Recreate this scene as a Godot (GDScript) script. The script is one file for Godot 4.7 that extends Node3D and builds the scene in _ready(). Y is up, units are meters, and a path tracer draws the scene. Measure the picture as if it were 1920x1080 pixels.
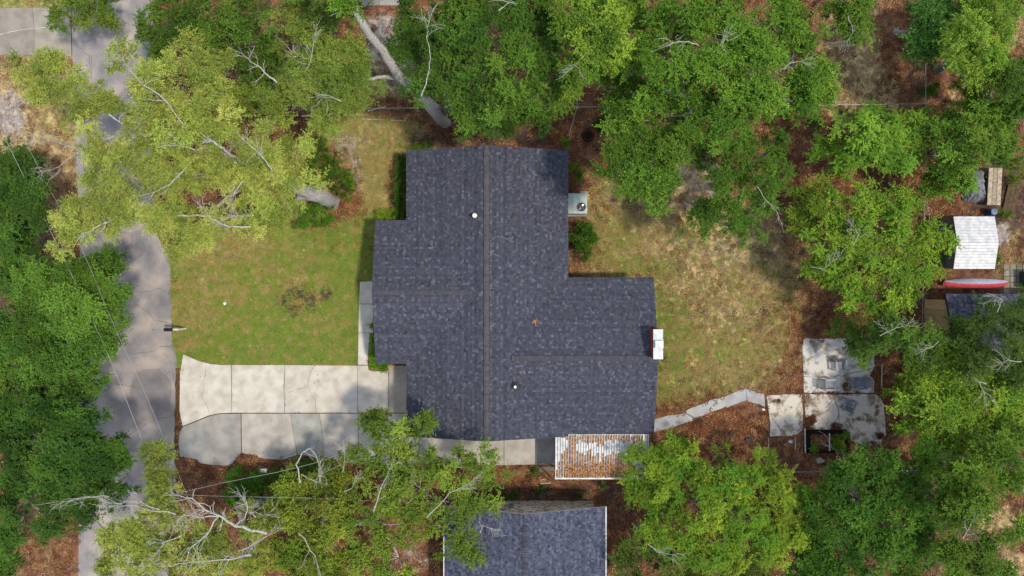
extends Node3D
# A ranch house with a blue-grey shingle roof, seen straight down from a drone 43 m up.

const CAM_Y := 43.0          # camera height in metres
const FOCAL := 1290.0        # focal length in pixels of a 1920 x 1080 picture: 30 pixels = 1 m on the ground

var rng := RandomNumberGenerator.new()
var M := {}                  # shared materials
var taken := {}              # names in use

# ---------------------------------------------------------------- small helpers

func at(px: float, py: float, y := 0.0) -> Vector3:
	var s := (CAM_Y - y) / FOCAL
	return Vector3((px - 960.0) * s, y, (py - 540.0) * s)

func numbered(called: String) -> String:
	var n: int = taken.get(called, 0)
	taken[called] = n + 1
	return called if n == 0 else "%s_%03d" % [called, n]

func srgb(r: float, g: float, b: float) -> Color:      # 0..255 sRGB to a linear vertex colour
	return Color(r / 255.0, g / 255.0, b / 255.0).srgb_to_linear()

func tag(o: Node, label: String, category: String, group := "", kind := "") -> Node:
	if label != "": o.set_meta("label", label)
	if category != "": o.set_meta("category", category)
	if group != "": o.set_meta("group", group)
	if kind != "": o.set_meta("kind", kind)
	return o

func thing(called: String, where: Vector3, label: String, category: String, group := "") -> Node3D:
	var o := Node3D.new()
	o.name = numbered(called)
	add_child(o)
	o.position = where
	tag(o, label, category, group)
	return o

class MB:
	var v := PackedVector3Array()
	var n := PackedVector3Array()
	var c := PackedColorArray()
	var uv := PackedVector2Array()
	func tri(a: Vector3, b: Vector3, d: Vector3, col: Color, hint := Vector3.ZERO) -> void:
		var nn := (b - a).cross(d - a).normalized()
		if hint != Vector3.ZERO and nn.dot(hint) < 0.0:
			nn = -nn
			v.append(a); v.append(b); v.append(d)
		else:
			v.append(a); v.append(d); v.append(b)
		for k in 3:
			n.append(nn); c.append(col)
	func quad(a: Vector3, b: Vector3, d: Vector3, e: Vector3, col: Color, hint := Vector3.ZERO) -> void:
		tri(a, b, d, col, hint)
		tri(a, d, e, col, hint)
	func box(t: Transform3D, s: Vector3, col: Color) -> void:
		var h := s * 0.5
		for ax in 3:
			for sg in [-1.0, 1.0]:
				var u := Vector3.ZERO; var w := Vector3.ZERO; var o := Vector3.ZERO
				o[ax] = h[ax] * sg
				u[(ax + 1) % 3] = h[(ax + 1) % 3]
				w[(ax + 2) % 3] = h[(ax + 2) % 3]
				quad(t * (o - u - w), t * (o + u - w), t * (o + u + w), t * (o - u + w), col, t.basis * o)
	func bx(p: Vector3, s: Vector3, col: Color) -> void:
		box(Transform3D(Basis(), p), s, col)
	func bar(a: Vector3, b: Vector3, w: float, h: float, col: Color) -> void:
		var z := (b - a).normalized()
		var up := Vector3.UP if absf(z.y) < 0.95 else Vector3.RIGHT
		var x := up.cross(z).normalized()
		box(Transform3D(Basis(x, z.cross(x), z), (a + b) * 0.5), Vector3(w, h, (b - a).length()), col)
	func prism(poly: PackedVector2Array, y0: float, y1: float, col: Color, bevel := 0.0) -> void:
		var top := poly
		if bevel > 0.0:
			var ins := Geometry2D.offset_polygon(poly, -bevel)
			if ins.size() == 1 and ins[0].size() == poly.size():
				top = ins[0]
				# pair the inset corners with the outer ones
				var best := 0
				var bd := 1e9
				for k in top.size():
					var dd := top[k].distance_squared_to(poly[0])
					if dd < bd:
						bd = dd; best = k
				var rot := PackedVector2Array()
				for k in top.size():
					rot.append(top[(best + k) % top.size()])
				top = rot
		var ix := Geometry2D.triangulate_polygon(top)
		for k in range(0, ix.size(), 3):
			var p := top[ix[k]]; var q := top[ix[k + 1]]; var r := top[ix[k + 2]]
			tri(Vector3(p.x, y1, p.y), Vector3(q.x, y1, q.y), Vector3(r.x, y1, r.y), col, Vector3.UP)
		var mid := Vector2.ZERO
		for p in poly: mid += p
		mid /= poly.size()
		var m := poly.size()
		var cw := Geometry2D.is_polygon_clockwise(poly)
		for k in m:
			var p := poly[k]; var q := poly[(k + 1) % m]
			var o2 := Vector2((q - p).y, -(q - p).x)
			if cw: o2 = -o2
			var ho := Vector3(o2.x, 0, o2.y)
			var ym := y1 - bevel
			quad(Vector3(p.x, y0, p.y), Vector3(q.x, y0, q.y), Vector3(q.x, ym, q.y), Vector3(p.x, ym, p.y), col, ho)
			if bevel > 0.0 and top.size() == m:
				var p2 := top[k]; var q2 := top[(k + 1) % m]
				quad(Vector3(p.x, ym, p.y), Vector3(q.x, ym, q.y), Vector3(q2.x, y1, q2.y), Vector3(p2.x, y1, p2.y), col, Vector3.UP)
	func tube(pts: PackedVector3Array, radii: PackedFloat32Array, sides: int, col: Color, wob := 0.0, rn: RandomNumberGenerator = null) -> void:
		var rings := []
		var x := Vector3.RIGHT
		for i in pts.size():
			var d := (pts[mini(i + 1, pts.size() - 1)] - pts[maxi(i - 1, 0)]).normalized()
			x = (x - d * x.dot(d))
			if x.length() < 0.05: x = d.cross(Vector3(0.3, 0.5, 0.8))
			x = x.normalized()
			var y := d.cross(x)
			var ring := PackedVector3Array()
			for s in sides:
				var a := TAU * s / sides
				var r := radii[i]
				if wob > 0.0: r *= 1.0 + rn.randf_range(-wob, wob)
				ring.append(pts[i] + (x * cos(a) + y * sin(a)) * r)
			rings.append(ring)
		for i in pts.size() - 1:
			var r0: PackedVector3Array = rings[i]
			var r1: PackedVector3Array = rings[i + 1]
			for s in sides:
				var s2 := (s + 1) % sides
				var n0 := (r0[s] - pts[i]).normalized()
				var n1 := (r0[s2] - pts[i]).normalized()
				var m0 := (r1[s] - pts[i + 1]).normalized()
				var m1 := (r1[s2] - pts[i + 1]).normalized()
				v.append(r0[s]); v.append(r1[s2]); v.append(r0[s2])
				n.append(n0); n.append(m1); n.append(n1)
				v.append(r0[s]); v.append(r1[s]); v.append(r1[s2])
				n.append(n0); n.append(m0); n.append(m1)
				for k in 6: c.append(col)
		# end cap
		var last: PackedVector3Array = rings[-1]
		for s in sides:
			tri(pts[-1], last[s], last[(s + 1) % sides], col)
	func lathe(prof: PackedVector2Array, sides: int, col: Color, o := Vector3.ZERO) -> void:
		for i in prof.size() - 1:
			var e := prof[i + 1] - prof[i]
			var nr := Vector2(e.y, -e.x).normalized()
			for s in sides:
				var a := TAU * s / sides
				var b := TAU * (s + 1) / sides
				var da := Vector3(cos(a), 0, sin(a)); var db := Vector3(cos(b), 0, sin(b))
				var am := Vector3(cos((a + b) / 2), 0, sin((a + b) / 2))
				quad(o + da * prof[i].x + Vector3.UP * prof[i].y, o + db * prof[i].x + Vector3.UP * prof[i].y,
					o + db * prof[i + 1].x + Vector3.UP * prof[i + 1].y, o + da * prof[i + 1].x + Vector3.UP * prof[i + 1].y, col, am * nr.x + Vector3.UP * nr.y)
	func mesh() -> ArrayMesh:
		var m := ArrayMesh.new()
		if v.is_empty(): return m
		var a := []
		a.resize(Mesh.ARRAY_MAX)
		a[Mesh.ARRAY_VERTEX] = v
		a[Mesh.ARRAY_NORMAL] = n
		a[Mesh.ARRAY_COLOR] = c
		if uv.size() == v.size(): a[Mesh.ARRAY_TEX_UV] = uv
		m.add_surface_from_arrays(Mesh.PRIMITIVE_TRIANGLES, a)
		return m

func part(b: MB, called: String, m: Material, parent: Node, where := Vector3.ZERO) -> MeshInstance3D:
	return part_mesh(b.mesh(), called, m, parent, where)

func part_mesh(mesh: Mesh, called: String, m: Material, parent: Node, where := Vector3.ZERO) -> MeshInstance3D:
	var o := MeshInstance3D.new()
	o.name = called if parent != self else numbered(called)
	o.mesh = mesh
	o.material_override = m
	o.position = where
	o.cast_shadow = GeometryInstance3D.SHADOW_CASTING_SETTING_ON
	parent.add_child(o, true)
	return o

func struct(b: MB, called: String, m: Material) -> MeshInstance3D:
	var o := part(b, called, m, self)
	o.set_meta("kind", "structure")
	return o

func poly_px(a: Array, y := 0.0) -> PackedVector2Array:
	var p := PackedVector2Array()
	for k in range(0, a.size(), 2):
		var w := at(a[k], a[k + 1], y)
		p.append(Vector2(w.x, w.z))
	return p

func ragged(p: PackedVector2Array, amount: float, step := 0.35) -> PackedVector2Array:
	var out := PackedVector2Array()
	for k in p.size():
		var a := p[k]; var b := p[(k + 1) % p.size()]
		var m := maxi(1, int(a.distance_to(b) / step))
		for i in m:
			var q := a.lerp(b, float(i) / m)
			if i > 0: q += Vector2(rng.randf_range(-amount, amount), rng.randf_range(-amount, amount))
			out.append(q)
	return out

# ---------------------------------------------------------------- materials

func noise(sd: int, freq: float, oct := 4, typ := FastNoiseLite.TYPE_SIMPLEX_SMOOTH) -> FastNoiseLite:
	var f := FastNoiseLite.new()
	f.seed = sd
	f.frequency = freq
	f.noise_type = typ
	f.fractal_octaves = oct
	return f

# a seamless picture of surface grain: coarse patches times fine grain, as a multiplier round mid value
func grain_tex(sd: int, size: int, coarse: float, fine: float, amt_c: float, amt_f: float, tint := Vector3.ONE) -> ImageTexture:
	var a := noise(sd, coarse, 4).get_seamless_image(size, size)
	var b := noise(sd + 7, fine, 3).get_seamless_image(size, size)
	a.convert(Image.FORMAT_L8); b.convert(Image.FORMAT_L8)
	var da := a.get_data(); var db := b.get_data()
	var out := PackedByteArray()
	out.resize(size * size * 3)
	for i in size * size:
		var x := (da[i] / 127.5 - 1.0)
		var y := (db[i] / 127.5 - 1.0)
		var f := 0.82 + x * amt_c + y * amt_f
		out[i * 3] = clampi(int(255.0 * f * (1.0 + x * 0.04 * tint.x)), 0, 255)
		out[i * 3 + 1] = clampi(int(255.0 * f), 0, 255)
		out[i * 3 + 2] = clampi(int(255.0 * f * (1.0 - x * 0.05 * tint.z)), 0, 255)
	return ImageTexture.create_from_image(Image.create_from_data(size, size, false, Image.FORMAT_RGB8, out))

# concrete with dark mould and dirt stains that have outlines of their own
func stain_tex(sd: int, size: int, k := 1.0) -> ImageTexture:
	var a := noise(sd, 0.012, 5).get_seamless_image(size, size)
	var b := noise(sd + 3, 0.09, 4).get_seamless_image(size, size)
	var e := noise(sd + 5, 0.018, 5).get_seamless_image(size, size)
	a.convert(Image.FORMAT_L8); b.convert(Image.FORMAT_L8); e.convert(Image.FORMAT_L8)
	var da := a.get_data(); var db := b.get_data(); var de := e.get_data()
	var out := PackedByteArray()
	out.resize(size * size * 3)
	for i in size * size:
		var x := da[i] / 127.5 - 1.0
		var y := db[i] / 127.5 - 1.0
		var s := clampf((x + 0.3 * y - 0.05) * 1.7, 0.0, 1.0)
		var w := clampf((de[i] / 127.5 - 1.0 + 0.3 * y - 0.42) * 1.7, 0.0, 1.0) * (0.75 if k > 0.5 else 0.0)
		if k < 0.5: s = clampf((x * 0.8 + 0.35 * y + 0.4 * (de[i] / 127.5 - 1.0)) * 0.75 + 0.35, 0.0, 1.0)
		var f := 0.9 + 0.05 * y
		out[i * 3] = clampi(int(255.0 * f * lerpf(lerpf(1.0, 1.0 - k * 0.34, s), 1.0 - k * 0.58, w)), 0, 255)
		out[i * 3 + 1] = clampi(int(255.0 * f * lerpf(lerpf(1.0, 1.0 - k * 0.37, s), 1.0 - k * 0.62, w)), 0, 255)
		out[i * 3 + 2] = clampi(int(255.0 * f * lerpf(lerpf(1.0, 1.0 - k * 0.42, s), 1.0 - k * 0.67, w)), 0, 255)
	return ImageTexture.create_from_image(Image.create_from_data(size, size, false, Image.FORMAT_RGB8, out))

func mat(tex: Texture2D, tile: float, rough := 0.9, metal := 0.0, tint := Color.WHITE) -> StandardMaterial3D:
	var m := StandardMaterial3D.new()
	m.vertex_color_use_as_albedo = true
	m.albedo_color = tint
	m.roughness = rough
	m.metallic = metal
	if rough > 0.7: m.metallic_specular = 0.2
	if tex:
		m.albedo_texture = tex
		m.uv1_triplanar = true
		m.uv1_world_triplanar = true
		m.uv1_scale = Vector3.ONE / tile
	return m

func make_materials() -> void:
	var g_asp := grain_tex(23, 768, 0.007, 0.25, 0.15, 0.11)
	var g_bark := grain_tex(31, 256, 0.03, 0.15, 0.25, 0.16)
	var g_fine := grain_tex(41, 256, 0.02, 0.2, 0.10, 0.08)
	var g_wood := grain_tex(53, 256, 0.015, 0.2, 0.15, 0.12)
	M.concrete = mat(stain_tex(83, 1024, 0.42), 13.0, 0.92)
	M.stained = mat(stain_tex(61, 768), 9.0, 0.93)
	M.asphalt = mat(g_asp, 12.0, 0.95)
	M.bark = mat(g_bark, 0.9, 0.95)
	M.shingle = mat(g_fine, 1.7, 0.93)
	M.brick = mat(g_fine, 0.8, 0.9)
	M.plain = mat(g_fine, 1.1, 0.75)
	M.wood = mat(g_wood, 1.0, 0.85)
	M.white_metal = mat(g_fine, 2.3, 0.45)
	M.metal = mat(null, 1.0, 0.4, 0.7)
	M.plastic = mat(g_fine, 1.5, 0.5)
	M.cable = mat(null, 1.0, 0.6)
	M.glass = mat(null, 1.0, 0.08)
	M.black = mat(null, 1.0, 0.6)
	M.cloth = mat(g_fine, 0.9, 0.85)
	var lf := mat(null, 1.0, 0.72)
	lf.backlight_enabled = true
	lf.backlight = Color(0.15, 0.19, 0.05)
	M.leaf = lf
	M.litter = mat(null, 1.0, 0.85)
	var gr := mat(null, 1.0, 0.8)
	gr.backlight_enabled = true
	gr.backlight = Color(0.2, 0.22, 0.08)
	M.grass = gr

# ---------------------------------------------------------------- camera, sky, sun

func make_view() -> void:
	var cam := Camera3D.new()
	cam.name = "camera"
	cam.position = Vector3(0, CAM_Y, 0)
	cam.rotation_degrees = Vector3(-90, 0, 0)
	cam.fov = rad_to_deg(2.0 * atan(540.0 / FOCAL))
	cam.far = 900.0
	cam.near = 0.1
	add_child(cam)
	cam.current = true
	var sky_mat := ProceduralSkyMaterial.new()
	sky_mat.sky_top_color = Color(0.66, 0.71, 0.79)
	sky_mat.sky_horizon_color = Color(0.86, 0.88, 0.90)
	sky_mat.sky_curve = 0.25
	sky_mat.ground_horizon_color = Color(0.55, 0.54, 0.5)
	sky_mat.ground_bottom_color = Color(0.3, 0.29, 0.25)
	sky_mat.energy_multiplier = 1.0
	var sky := Sky.new()
	sky.sky_material = sky_mat
	var env := Environment.new()
	env.background_mode = Environment.BG_SKY
	env.sky = sky
	env.background_energy_multiplier = 2.0
	env.tonemap_mode = Environment.TONE_MAPPER_LINEAR
	env.tonemap_exposure = 1.25
	env.sdfgi_enabled = true
	env.ssao_enabled = true
	env.ssil_enabled = true
	var we := WorldEnvironment.new()
	we.name = "world_environment"
	we.environment = env
	add_child(we)
	var sun := DirectionalLight3D.new()
	sun.name = "sun"
	sun.light_energy = 1.12
	sun.light_color = Color(1.0, 0.955, 0.88)
	sun.light_angular_distance = 4.0
	sun.shadow_enabled = true
	add_child(sun)
	sun.look_at_from_position(Vector3(0.47, 1.0, 0.14) * 50.0, Vector3.ZERO, Vector3.UP)

# ---------------------------------------------------------------- ground

const GX0 := -160.0
const GY0 := -90.0
const GW := 2240.0
const GH := 1260.0
const CELL := 8.0
var ctrl_a: Image
var ctrl_b: Image
var hard: Image              # where slabs, road and houses cover the ground
const HC := 4.0

func paint(wts: Array, cw: int, ch: int, cx: float, cy: float, rx: float, ry: float, chan: int, s: float) -> void:
	var x0 := maxi(0, int((cx - rx * 1.5 - GX0) / CELL)); var x1 := mini(cw - 1, int((cx + rx * 1.5 - GX0) / CELL))
	var y0 := maxi(0, int((cy - ry * 1.5 - GY0) / CELL)); var y1 := mini(ch - 1, int((cy + ry * 1.5 - GY0) / CELL))
	for y in range(y0, y1 + 1):
		for x in range(x0, x1 + 1):
			var dx := (GX0 + (x + 0.5) * CELL - cx) / rx
			var dy := (GY0 + (y + 0.5) * CELL - cy) / ry
			var d := sqrt(dx * dx + dy * dy)
			var k := s * clampf((1.35 - d) / 0.7, 0.0, 1.0)
			if k <= 0.0: continue
			var i := (y * cw + x)
			for q in 6:
				var arr: PackedFloat32Array = wts[q]
				arr[i] = arr[i] * (1.0 - k) + (k if q == chan else 0.0)
				wts[q] = arr

const GREEN := 0
const DRY := 1
const LITTER := 2
const GREY := 3
const TAN := 4
const SOIL_SHADE := 5

func make_control() -> void:
	var cw := int(GW / CELL); var ch := int(GH / CELL)
	var wts := []
	for q in 6:
		var p := PackedFloat32Array()
		p.resize(cw * ch)
		if q == LITTER: p.fill(0.75)
		if q == SOIL_SHADE: p.fill(0.25)
		wts.append(p)
	var blobs := [
		[60, 620, 100, 350, SOIL_SHADE, 0.75], [1700, 980, 200, 110, SOIL_SHADE, 0.6], [1330, 130, 180, 130, SOIL_SHADE, 0.6], [430, 110, 130, 120, SOIL_SHADE, 0.6], [920, 130, 140, 120, SOIL_SHADE, 0.65], [1640, 450, 100, 100, SOIL_SHADE, 0.4], [1800, 760, 110, 90, SOIL_SHADE, 0.5],  # dark soil tone under the crowns, painting their deep shade into the ground
		# front lawn
		[500, 570, 230, 150, GREEN, 1.0], [400, 640, 110, 70, GREEN, 1.0], [520, 650, 200, 40, GREEN, 1.0], [600, 640, 110, 80, GREEN, 1.0], [500, 500, 200, 70, GREEN, 0.9],
		[430, 465, 70, 30, DRY, 0.85], [360, 540, 40, 90, DRY, 0.5], [470, 530, 70, 40, DRY, 0.3], [560, 560, 40, 30, SOIL_SHADE, 0.7], [540, 520, 60, 20, DRY, 0.4], [612, 550, 12, 15, SOIL_SHADE, 0.9], [610, 600, 40, 16, DRY, 0.5], [395, 560, 50, 60, DRY, 0.45], [350, 620, 25, 50, DRY, 0.5],
		[540, 480, 60, 40, DRY, 0.35], [420, 470, 26, 16, SOIL_SHADE, 0.3],
		# upper front lawn
		[680, 300, 110, 110, DRY, 1.0], [700, 390, 90, 50, DRY, 0.9], [660, 420, 40, 30, GREEN, 0.6], [690, 460, 40, 70, GREEN, 0.6],
		[650, 270, 36, 26, GREY, 0.6], [655, 315, 26, 30, GREY, 0.55], [760, 250, 50, 20, DRY, 0.8], [735, 290, 24, 60, DRY, 0.6], [705, 245, 30, 18, GREY, 0.3], [668, 340, 16, 40, GREY, 0.45],
		[600, 340, 60, 70, LITTER, 0.8], [640, 390, 50, 24, LITTER, 0.8], [660, 365, 20, 30, LITTER, 0.5], [735, 350, 12, 60, LITTER, 0.6],
		# north strip and beyond
		[740, 110, 60, 90, GREY, 0.55], [700, 170, 50, 40, DRY, 0.5], [760, 200, 100, 18, LITTER, 0.7], [720, 60, 40, 40, GREY, 0.6], [560, 130, 60, 80, SOIL_SHADE, 0.5],
		[900, 262, 170, 14, SOIL_SHADE, 0.6],
		# east side of the house
		[1110, 240, 70, 90, LITTER, 1.0], [1090, 330, 30, 50, LITTER, 0.9], [1130, 330, 60, 40, DRY, 0.35], [1150, 390, 60, 50, DRY, 0.6], [1110, 160, 60, 60, SOIL_SHADE, 0.5],
		[1300, 560, 230, 190, TAN, 0.8], [1250, 470, 130, 60, DRY, 0.45], [1150, 470, 50, 60, DRY, 0.6], [1330, 460, 120, 80, TAN, 0.7], [1200, 420, 80, 40, DRY, 0.35],
		[1265, 590, 40, 90, GREEN, 0.55], [1290, 730, 80, 40, DRY, 0.6], [1330, 680, 100, 60, DRY, 0.3], [1400, 660, 90, 60, DRY, 0.3], [1260, 720, 40, 50, GREEN, 0.35], [1370, 650, 40, 30, GREEN, 0.3],
		[1330, 530, 90, 60, TAN, 0.7], [1400, 560, 90, 60, TAN, 0.6], [1370, 600, 40, 26, GREY, 0.35], [1350, 480, 60, 30, GREY, 0.3], [1460, 600, 40, 60, LITTER, 0.3], [1190, 370, 60, 30, SOIL_SHADE, 0.35], [1300, 450, 40, 30, GREEN, 0.25], [1210, 500, 60, 20, GREEN, 0.3],
		[1250, 330, 90, 50, TAN, 0.7], [1320, 340, 60, 60, GREY, 0.4], [1400, 460, 60, 50, GREY, 0.35], [1460, 500, 50, 80, SOIL_SHADE, 0.3],
		[1540, 570, 50, 70, LITTER, 0.75], [1490, 640, 26, 80, LITTER, 0.5], [1400, 580, 110, 130, DRY, 0.4], [1480, 700, 24, 50, LITTER, 0.4],
		# leaf carpet, north-east
		[1630, 90, 100, 110, TAN, 0.9], [1600, 190, 80, 50, TAN, 0.7], [1680, 60, 40, 100, LITTER, 0.7], [1480, 290, 90, 80, LITTER, 0.9], [1560, 320, 120, 40, LITTER, 0.8],
		[1700, 330, 60, 60, LITTER, 0.9], [1760, 200, 40, 40, LITTER, 0.8], [1810, 175, 40, 18, TAN, 0.7], [1890, 50, 50, 50, TAN, 0.6],
		[1880, 370, 60, 80, SOIL_SHADE, 0.8], [1890, 470, 40, 60, DRY, 0.4], [1880, 440, 16, 24, GREY, 0.8], [1900, 300, 40, 40, GREEN, 0.25],
		# patio surroundings and the leaf bed
		[1560, 620, 70, 30, LITTER, 0.9], [1680, 700, 60, 60, LITTER, 0.9], [1340, 800, 130, 60, LITTER, 1.0], [1400, 820, 60, 60, LITTER, 1.0], [1500, 870, 120, 40, LITTER, 0.9], [1480, 850, 50, 30, SOIL_SHADE, 0.4],
		[1870, 980, 40, 40, TAN, 0.8], [1900, 1060, 30, 30, TAN, 0.8], [1790, 1060, 40, 40, TAN, 0.4],
		# south strip
		[440, 890, 120, 22, LITTER, 1.0], [600, 880, 120, 22, LITTER, 0.9], [1000, 890, 80, 16, LITTER, 0.8], [985, 885, 50, 10, DRY, 0.4], [1040, 925, 160, 20, SOIL_SHADE, 0.5], [700, 900, 60, 30, LITTER, 0.8],
		[890, 1040, 40, 60, SOIL_SHADE, 0.5], [770, 1040, 40, 40, GREY, 0.4],
		# west verge
		[60, 170, 110, 90, TAN, 0.9], [60, 300, 100, 100, TAN, 0.9], [110, 260, 40, 90, DRY, 0.4], [20, 210, 30, 40, GREY, 0.85], [50, 260, 40, 20, GREY, 0.4], [70, 0, 90, 25, DRY, 0.9], [70, 0, 90, 25, GREEN, 0.3],
		[90, 1050, 80, 70, TAN, 0.85], [90, 1050, 80, 70, LITTER, 0.6], [90, 330, 40, 60, LITTER, 0.4],
	]
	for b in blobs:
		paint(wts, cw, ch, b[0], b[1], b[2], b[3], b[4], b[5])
	ctrl_a = Image.create(cw, ch, false, Image.FORMAT_RGBA8)
	ctrl_b = Image.create(cw, ch, false, Image.FORMAT_RGBA8)
	for y in ch:
		for x in cw:
			var i := y * cw + x
			ctrl_a.set_pixel(x, y, Color(wts[0][i], wts[1][i], wts[2][i], wts[3][i]))
			ctrl_b.set_pixel(x, y, Color(wts[4][i], wts[5][i], 0, 1))

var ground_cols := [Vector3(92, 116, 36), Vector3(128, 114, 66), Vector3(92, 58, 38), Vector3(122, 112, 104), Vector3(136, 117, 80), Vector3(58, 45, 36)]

func make_ground() -> void:
	var w := 1344; var h := 756
	var ca: Image = ctrl_a.duplicate(); ca.resize(w, h, Image.INTERPOLATE_CUBIC)
	var cb: Image = ctrl_b.duplicate(); cb.resize(w, h, Image.INTERPOLATE_CUBIC)
	var da := ca.get_data(); var db := cb.get_data()
	var nz := []
	for k in 6:
		var im := noise(100 + k, 0.024 + 0.008 * k, 5).get_image(w, h)
		im.convert(Image.FORMAT_L8)
		nz.append(im.get_data())
	var fi := noise(140, 0.23, 3).get_image(w, h); fi.convert(Image.FORMAT_L8)
	var fine: PackedByteArray = fi.get_data()
	var mi := noise(141, 0.07, 4).get_image(w, h); mi.convert(Image.FORMAT_L8)
	var mid: PackedByteArray = mi.get_data()
	var n0: PackedByteArray = nz[0]; var n1: PackedByteArray = nz[1]; var n2: PackedByteArray = nz[2]
	var n3: PackedByteArray = nz[3]; var n4: PackedByteArray = nz[4]; var n5: PackedByteArray = nz[5]
	var c0: Vector3 = ground_cols[0]; var c1: Vector3 = ground_cols[1]; var c2: Vector3 = ground_cols[2]
	var c3: Vector3 = ground_cols[3]; var c4: Vector3 = ground_cols[4]; var c5: Vector3 = ground_cols[5]
	var out := PackedByteArray()
	out.resize(w * h * 3)
	for i in w * h:
		var w0 := da[i * 4]; var w1 := da[i * 4 + 1]
		var a := (w0 + 0.45 * w1) * n0[i] + 1.0
		var b := (w1 + 0.62 * w0) * n1[i]
		var c := da[i * 4 + 2] * n2[i]
		var d := (da[i * 4 + 3] + 0.35 * w1 + 0.1 * w0) * n3[i]
		var e := (db[i * 4] + 0.5 * w1 + 0.25 * w0) * n4[i]
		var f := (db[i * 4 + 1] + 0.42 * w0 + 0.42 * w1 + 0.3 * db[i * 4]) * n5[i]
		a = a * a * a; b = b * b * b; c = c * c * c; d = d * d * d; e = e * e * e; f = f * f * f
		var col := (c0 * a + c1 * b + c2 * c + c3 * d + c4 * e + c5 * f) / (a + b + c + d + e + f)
		col *= 0.52 + fine[i] * 0.0021 + mid[i] * 0.0018
		out[i * 3] = mini(255, int(col.x)); out[i * 3 + 1] = mini(255, int(col.y)); out[i * 3 + 2] = mini(255, int(col.z))
	var tex := ImageTexture.create_from_image(Image.create_from_data(w, h, false, Image.FORMAT_RGB8, out))
	var gm := StandardMaterial3D.new()
	gm.albedo_texture = tex
	gm.roughness = 0.97
	var x0 := GX0 - 960.0; var y0 := GY0 - 540.0
	var X0 := x0 / 30.0; var Z0 := y0 / 30.0; var X1 := (x0 + GW) / 30.0; var Z1 := (y0 + GH) / 30.0
	var am := ArrayMesh.new()
	var st := SurfaceTool.new()
	st.begin(Mesh.PRIMITIVE_TRIANGLES)
	for q in [[X0, Z0, 0, 0], [X1, Z0, 1, 0], [X1, Z1, 1, 1], [X0, Z0, 0, 0], [X1, Z1, 1, 1], [X0, Z1, 0, 1]]:
		st.set_normal(Vector3.UP); st.set_uv(Vector2(q[2], q[3])); st.add_vertex(Vector3(q[0], 0, q[1]))
	st.commit(am)
	var rim := MB.new()
	var far := 320.0
	var rc := srgb(104, 84, 52)
	rim.quad(Vector3(-far, 0, -far), Vector3(far, 0, -far), Vector3(X1, 0, Z0), Vector3(X0, 0, Z0), rc, Vector3.UP)
	rim.quad(Vector3(X1, 0, Z0), Vector3(far, 0, -far), Vector3(far, 0, far), Vector3(X1, 0, Z1), rc, Vector3.UP)
	rim.quad(Vector3(X0, 0, Z1), Vector3(X1, 0, Z1), Vector3(far, 0, far), Vector3(-far, 0, far), rc, Vector3.UP)
	rim.quad(Vector3(-far, 0, -far), Vector3(X0, 0, Z0), Vector3(X0, 0, Z1), Vector3(-far, 0, far), rc, Vector3.UP)
	var ra := []
	ra.resize(Mesh.ARRAY_MAX)
	ra[Mesh.ARRAY_VERTEX] = rim.v; ra[Mesh.ARRAY_NORMAL] = rim.n; ra[Mesh.ARRAY_COLOR] = rim.c
	am.add_surface_from_arrays(Mesh.PRIMITIVE_TRIANGLES, ra)
	am.surface_set_material(0, gm)
	am.surface_set_material(1, M.bark)
	var o := MeshInstance3D.new()
	o.name = numbered("ground")
	o.mesh = am
	add_child(o)
	o.set_meta("kind", "structure")

func mark_hard(p: PackedVector2Array) -> void:        # p in metres on the ground
	var lo := p[0]; var hi := p[0]
	for q in p:
		lo = lo.min(q); hi = hi.max(q)
	var k := HC / 30.0
	var x0 := maxi(0, int((lo.x - (GX0 - 960) / 30.0) / k)); var x1 := mini(hard.get_width() - 1, int((hi.x - (GX0 - 960) / 30.0) / k))
	var y0 := maxi(0, int((lo.y - (GY0 - 540) / 30.0) / k)); var y1 := mini(hard.get_height() - 1, int((hi.y - (GY0 - 540) / 30.0) / k))
	for y in range(y0, y1 + 1):
		for x in range(x0, x1 + 1):
			if Geometry2D.is_point_in_polygon(Vector2((GX0 - 960) / 30.0 + (x + 0.5) * k, (GY0 - 540) / 30.0 + (y + 0.5) * k), p):
				hard.set_pixel(x, y, Color(1, 1, 1))

func is_hard(px: float, py: float) -> bool:
	return hard.get_pixel(clampi(int((px - GX0) / HC), 0, hard.get_width() - 1), clampi(int((py - GY0) / HC), 0, hard.get_height() - 1)).r > 0.5

class Scatter:
	var buf := PackedFloat32Array()
	var count := 0
	func add(b: Basis, o: Vector3, c: Color) -> void:
		buf.append_array(PackedFloat32Array([b.x.x, b.y.x, b.z.x, o.x, b.x.y, b.y.y, b.z.y, o.y, b.x.z, b.y.z, b.z.z, o.z, c.r, c.g, c.b, 1.0]))
		count += 1
	func node(mesh: Mesh, m: Material) -> MultiMeshInstance3D:
		var mm := MultiMesh.new()
		mm.transform_format = MultiMesh.TRANSFORM_3D
		mm.use_colors = true
		mm.mesh = mesh
		mm.instance_count = count
		mm.buffer = buf
		var o := MultiMeshInstance3D.new()
		o.multimesh = mm
		o.material_override = m
		return o

var litter_cols := []
var fallen_leaf: ArrayMesh
var fallen_heap: ArrayMesh
var grass_tuft: ArrayMesh

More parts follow.
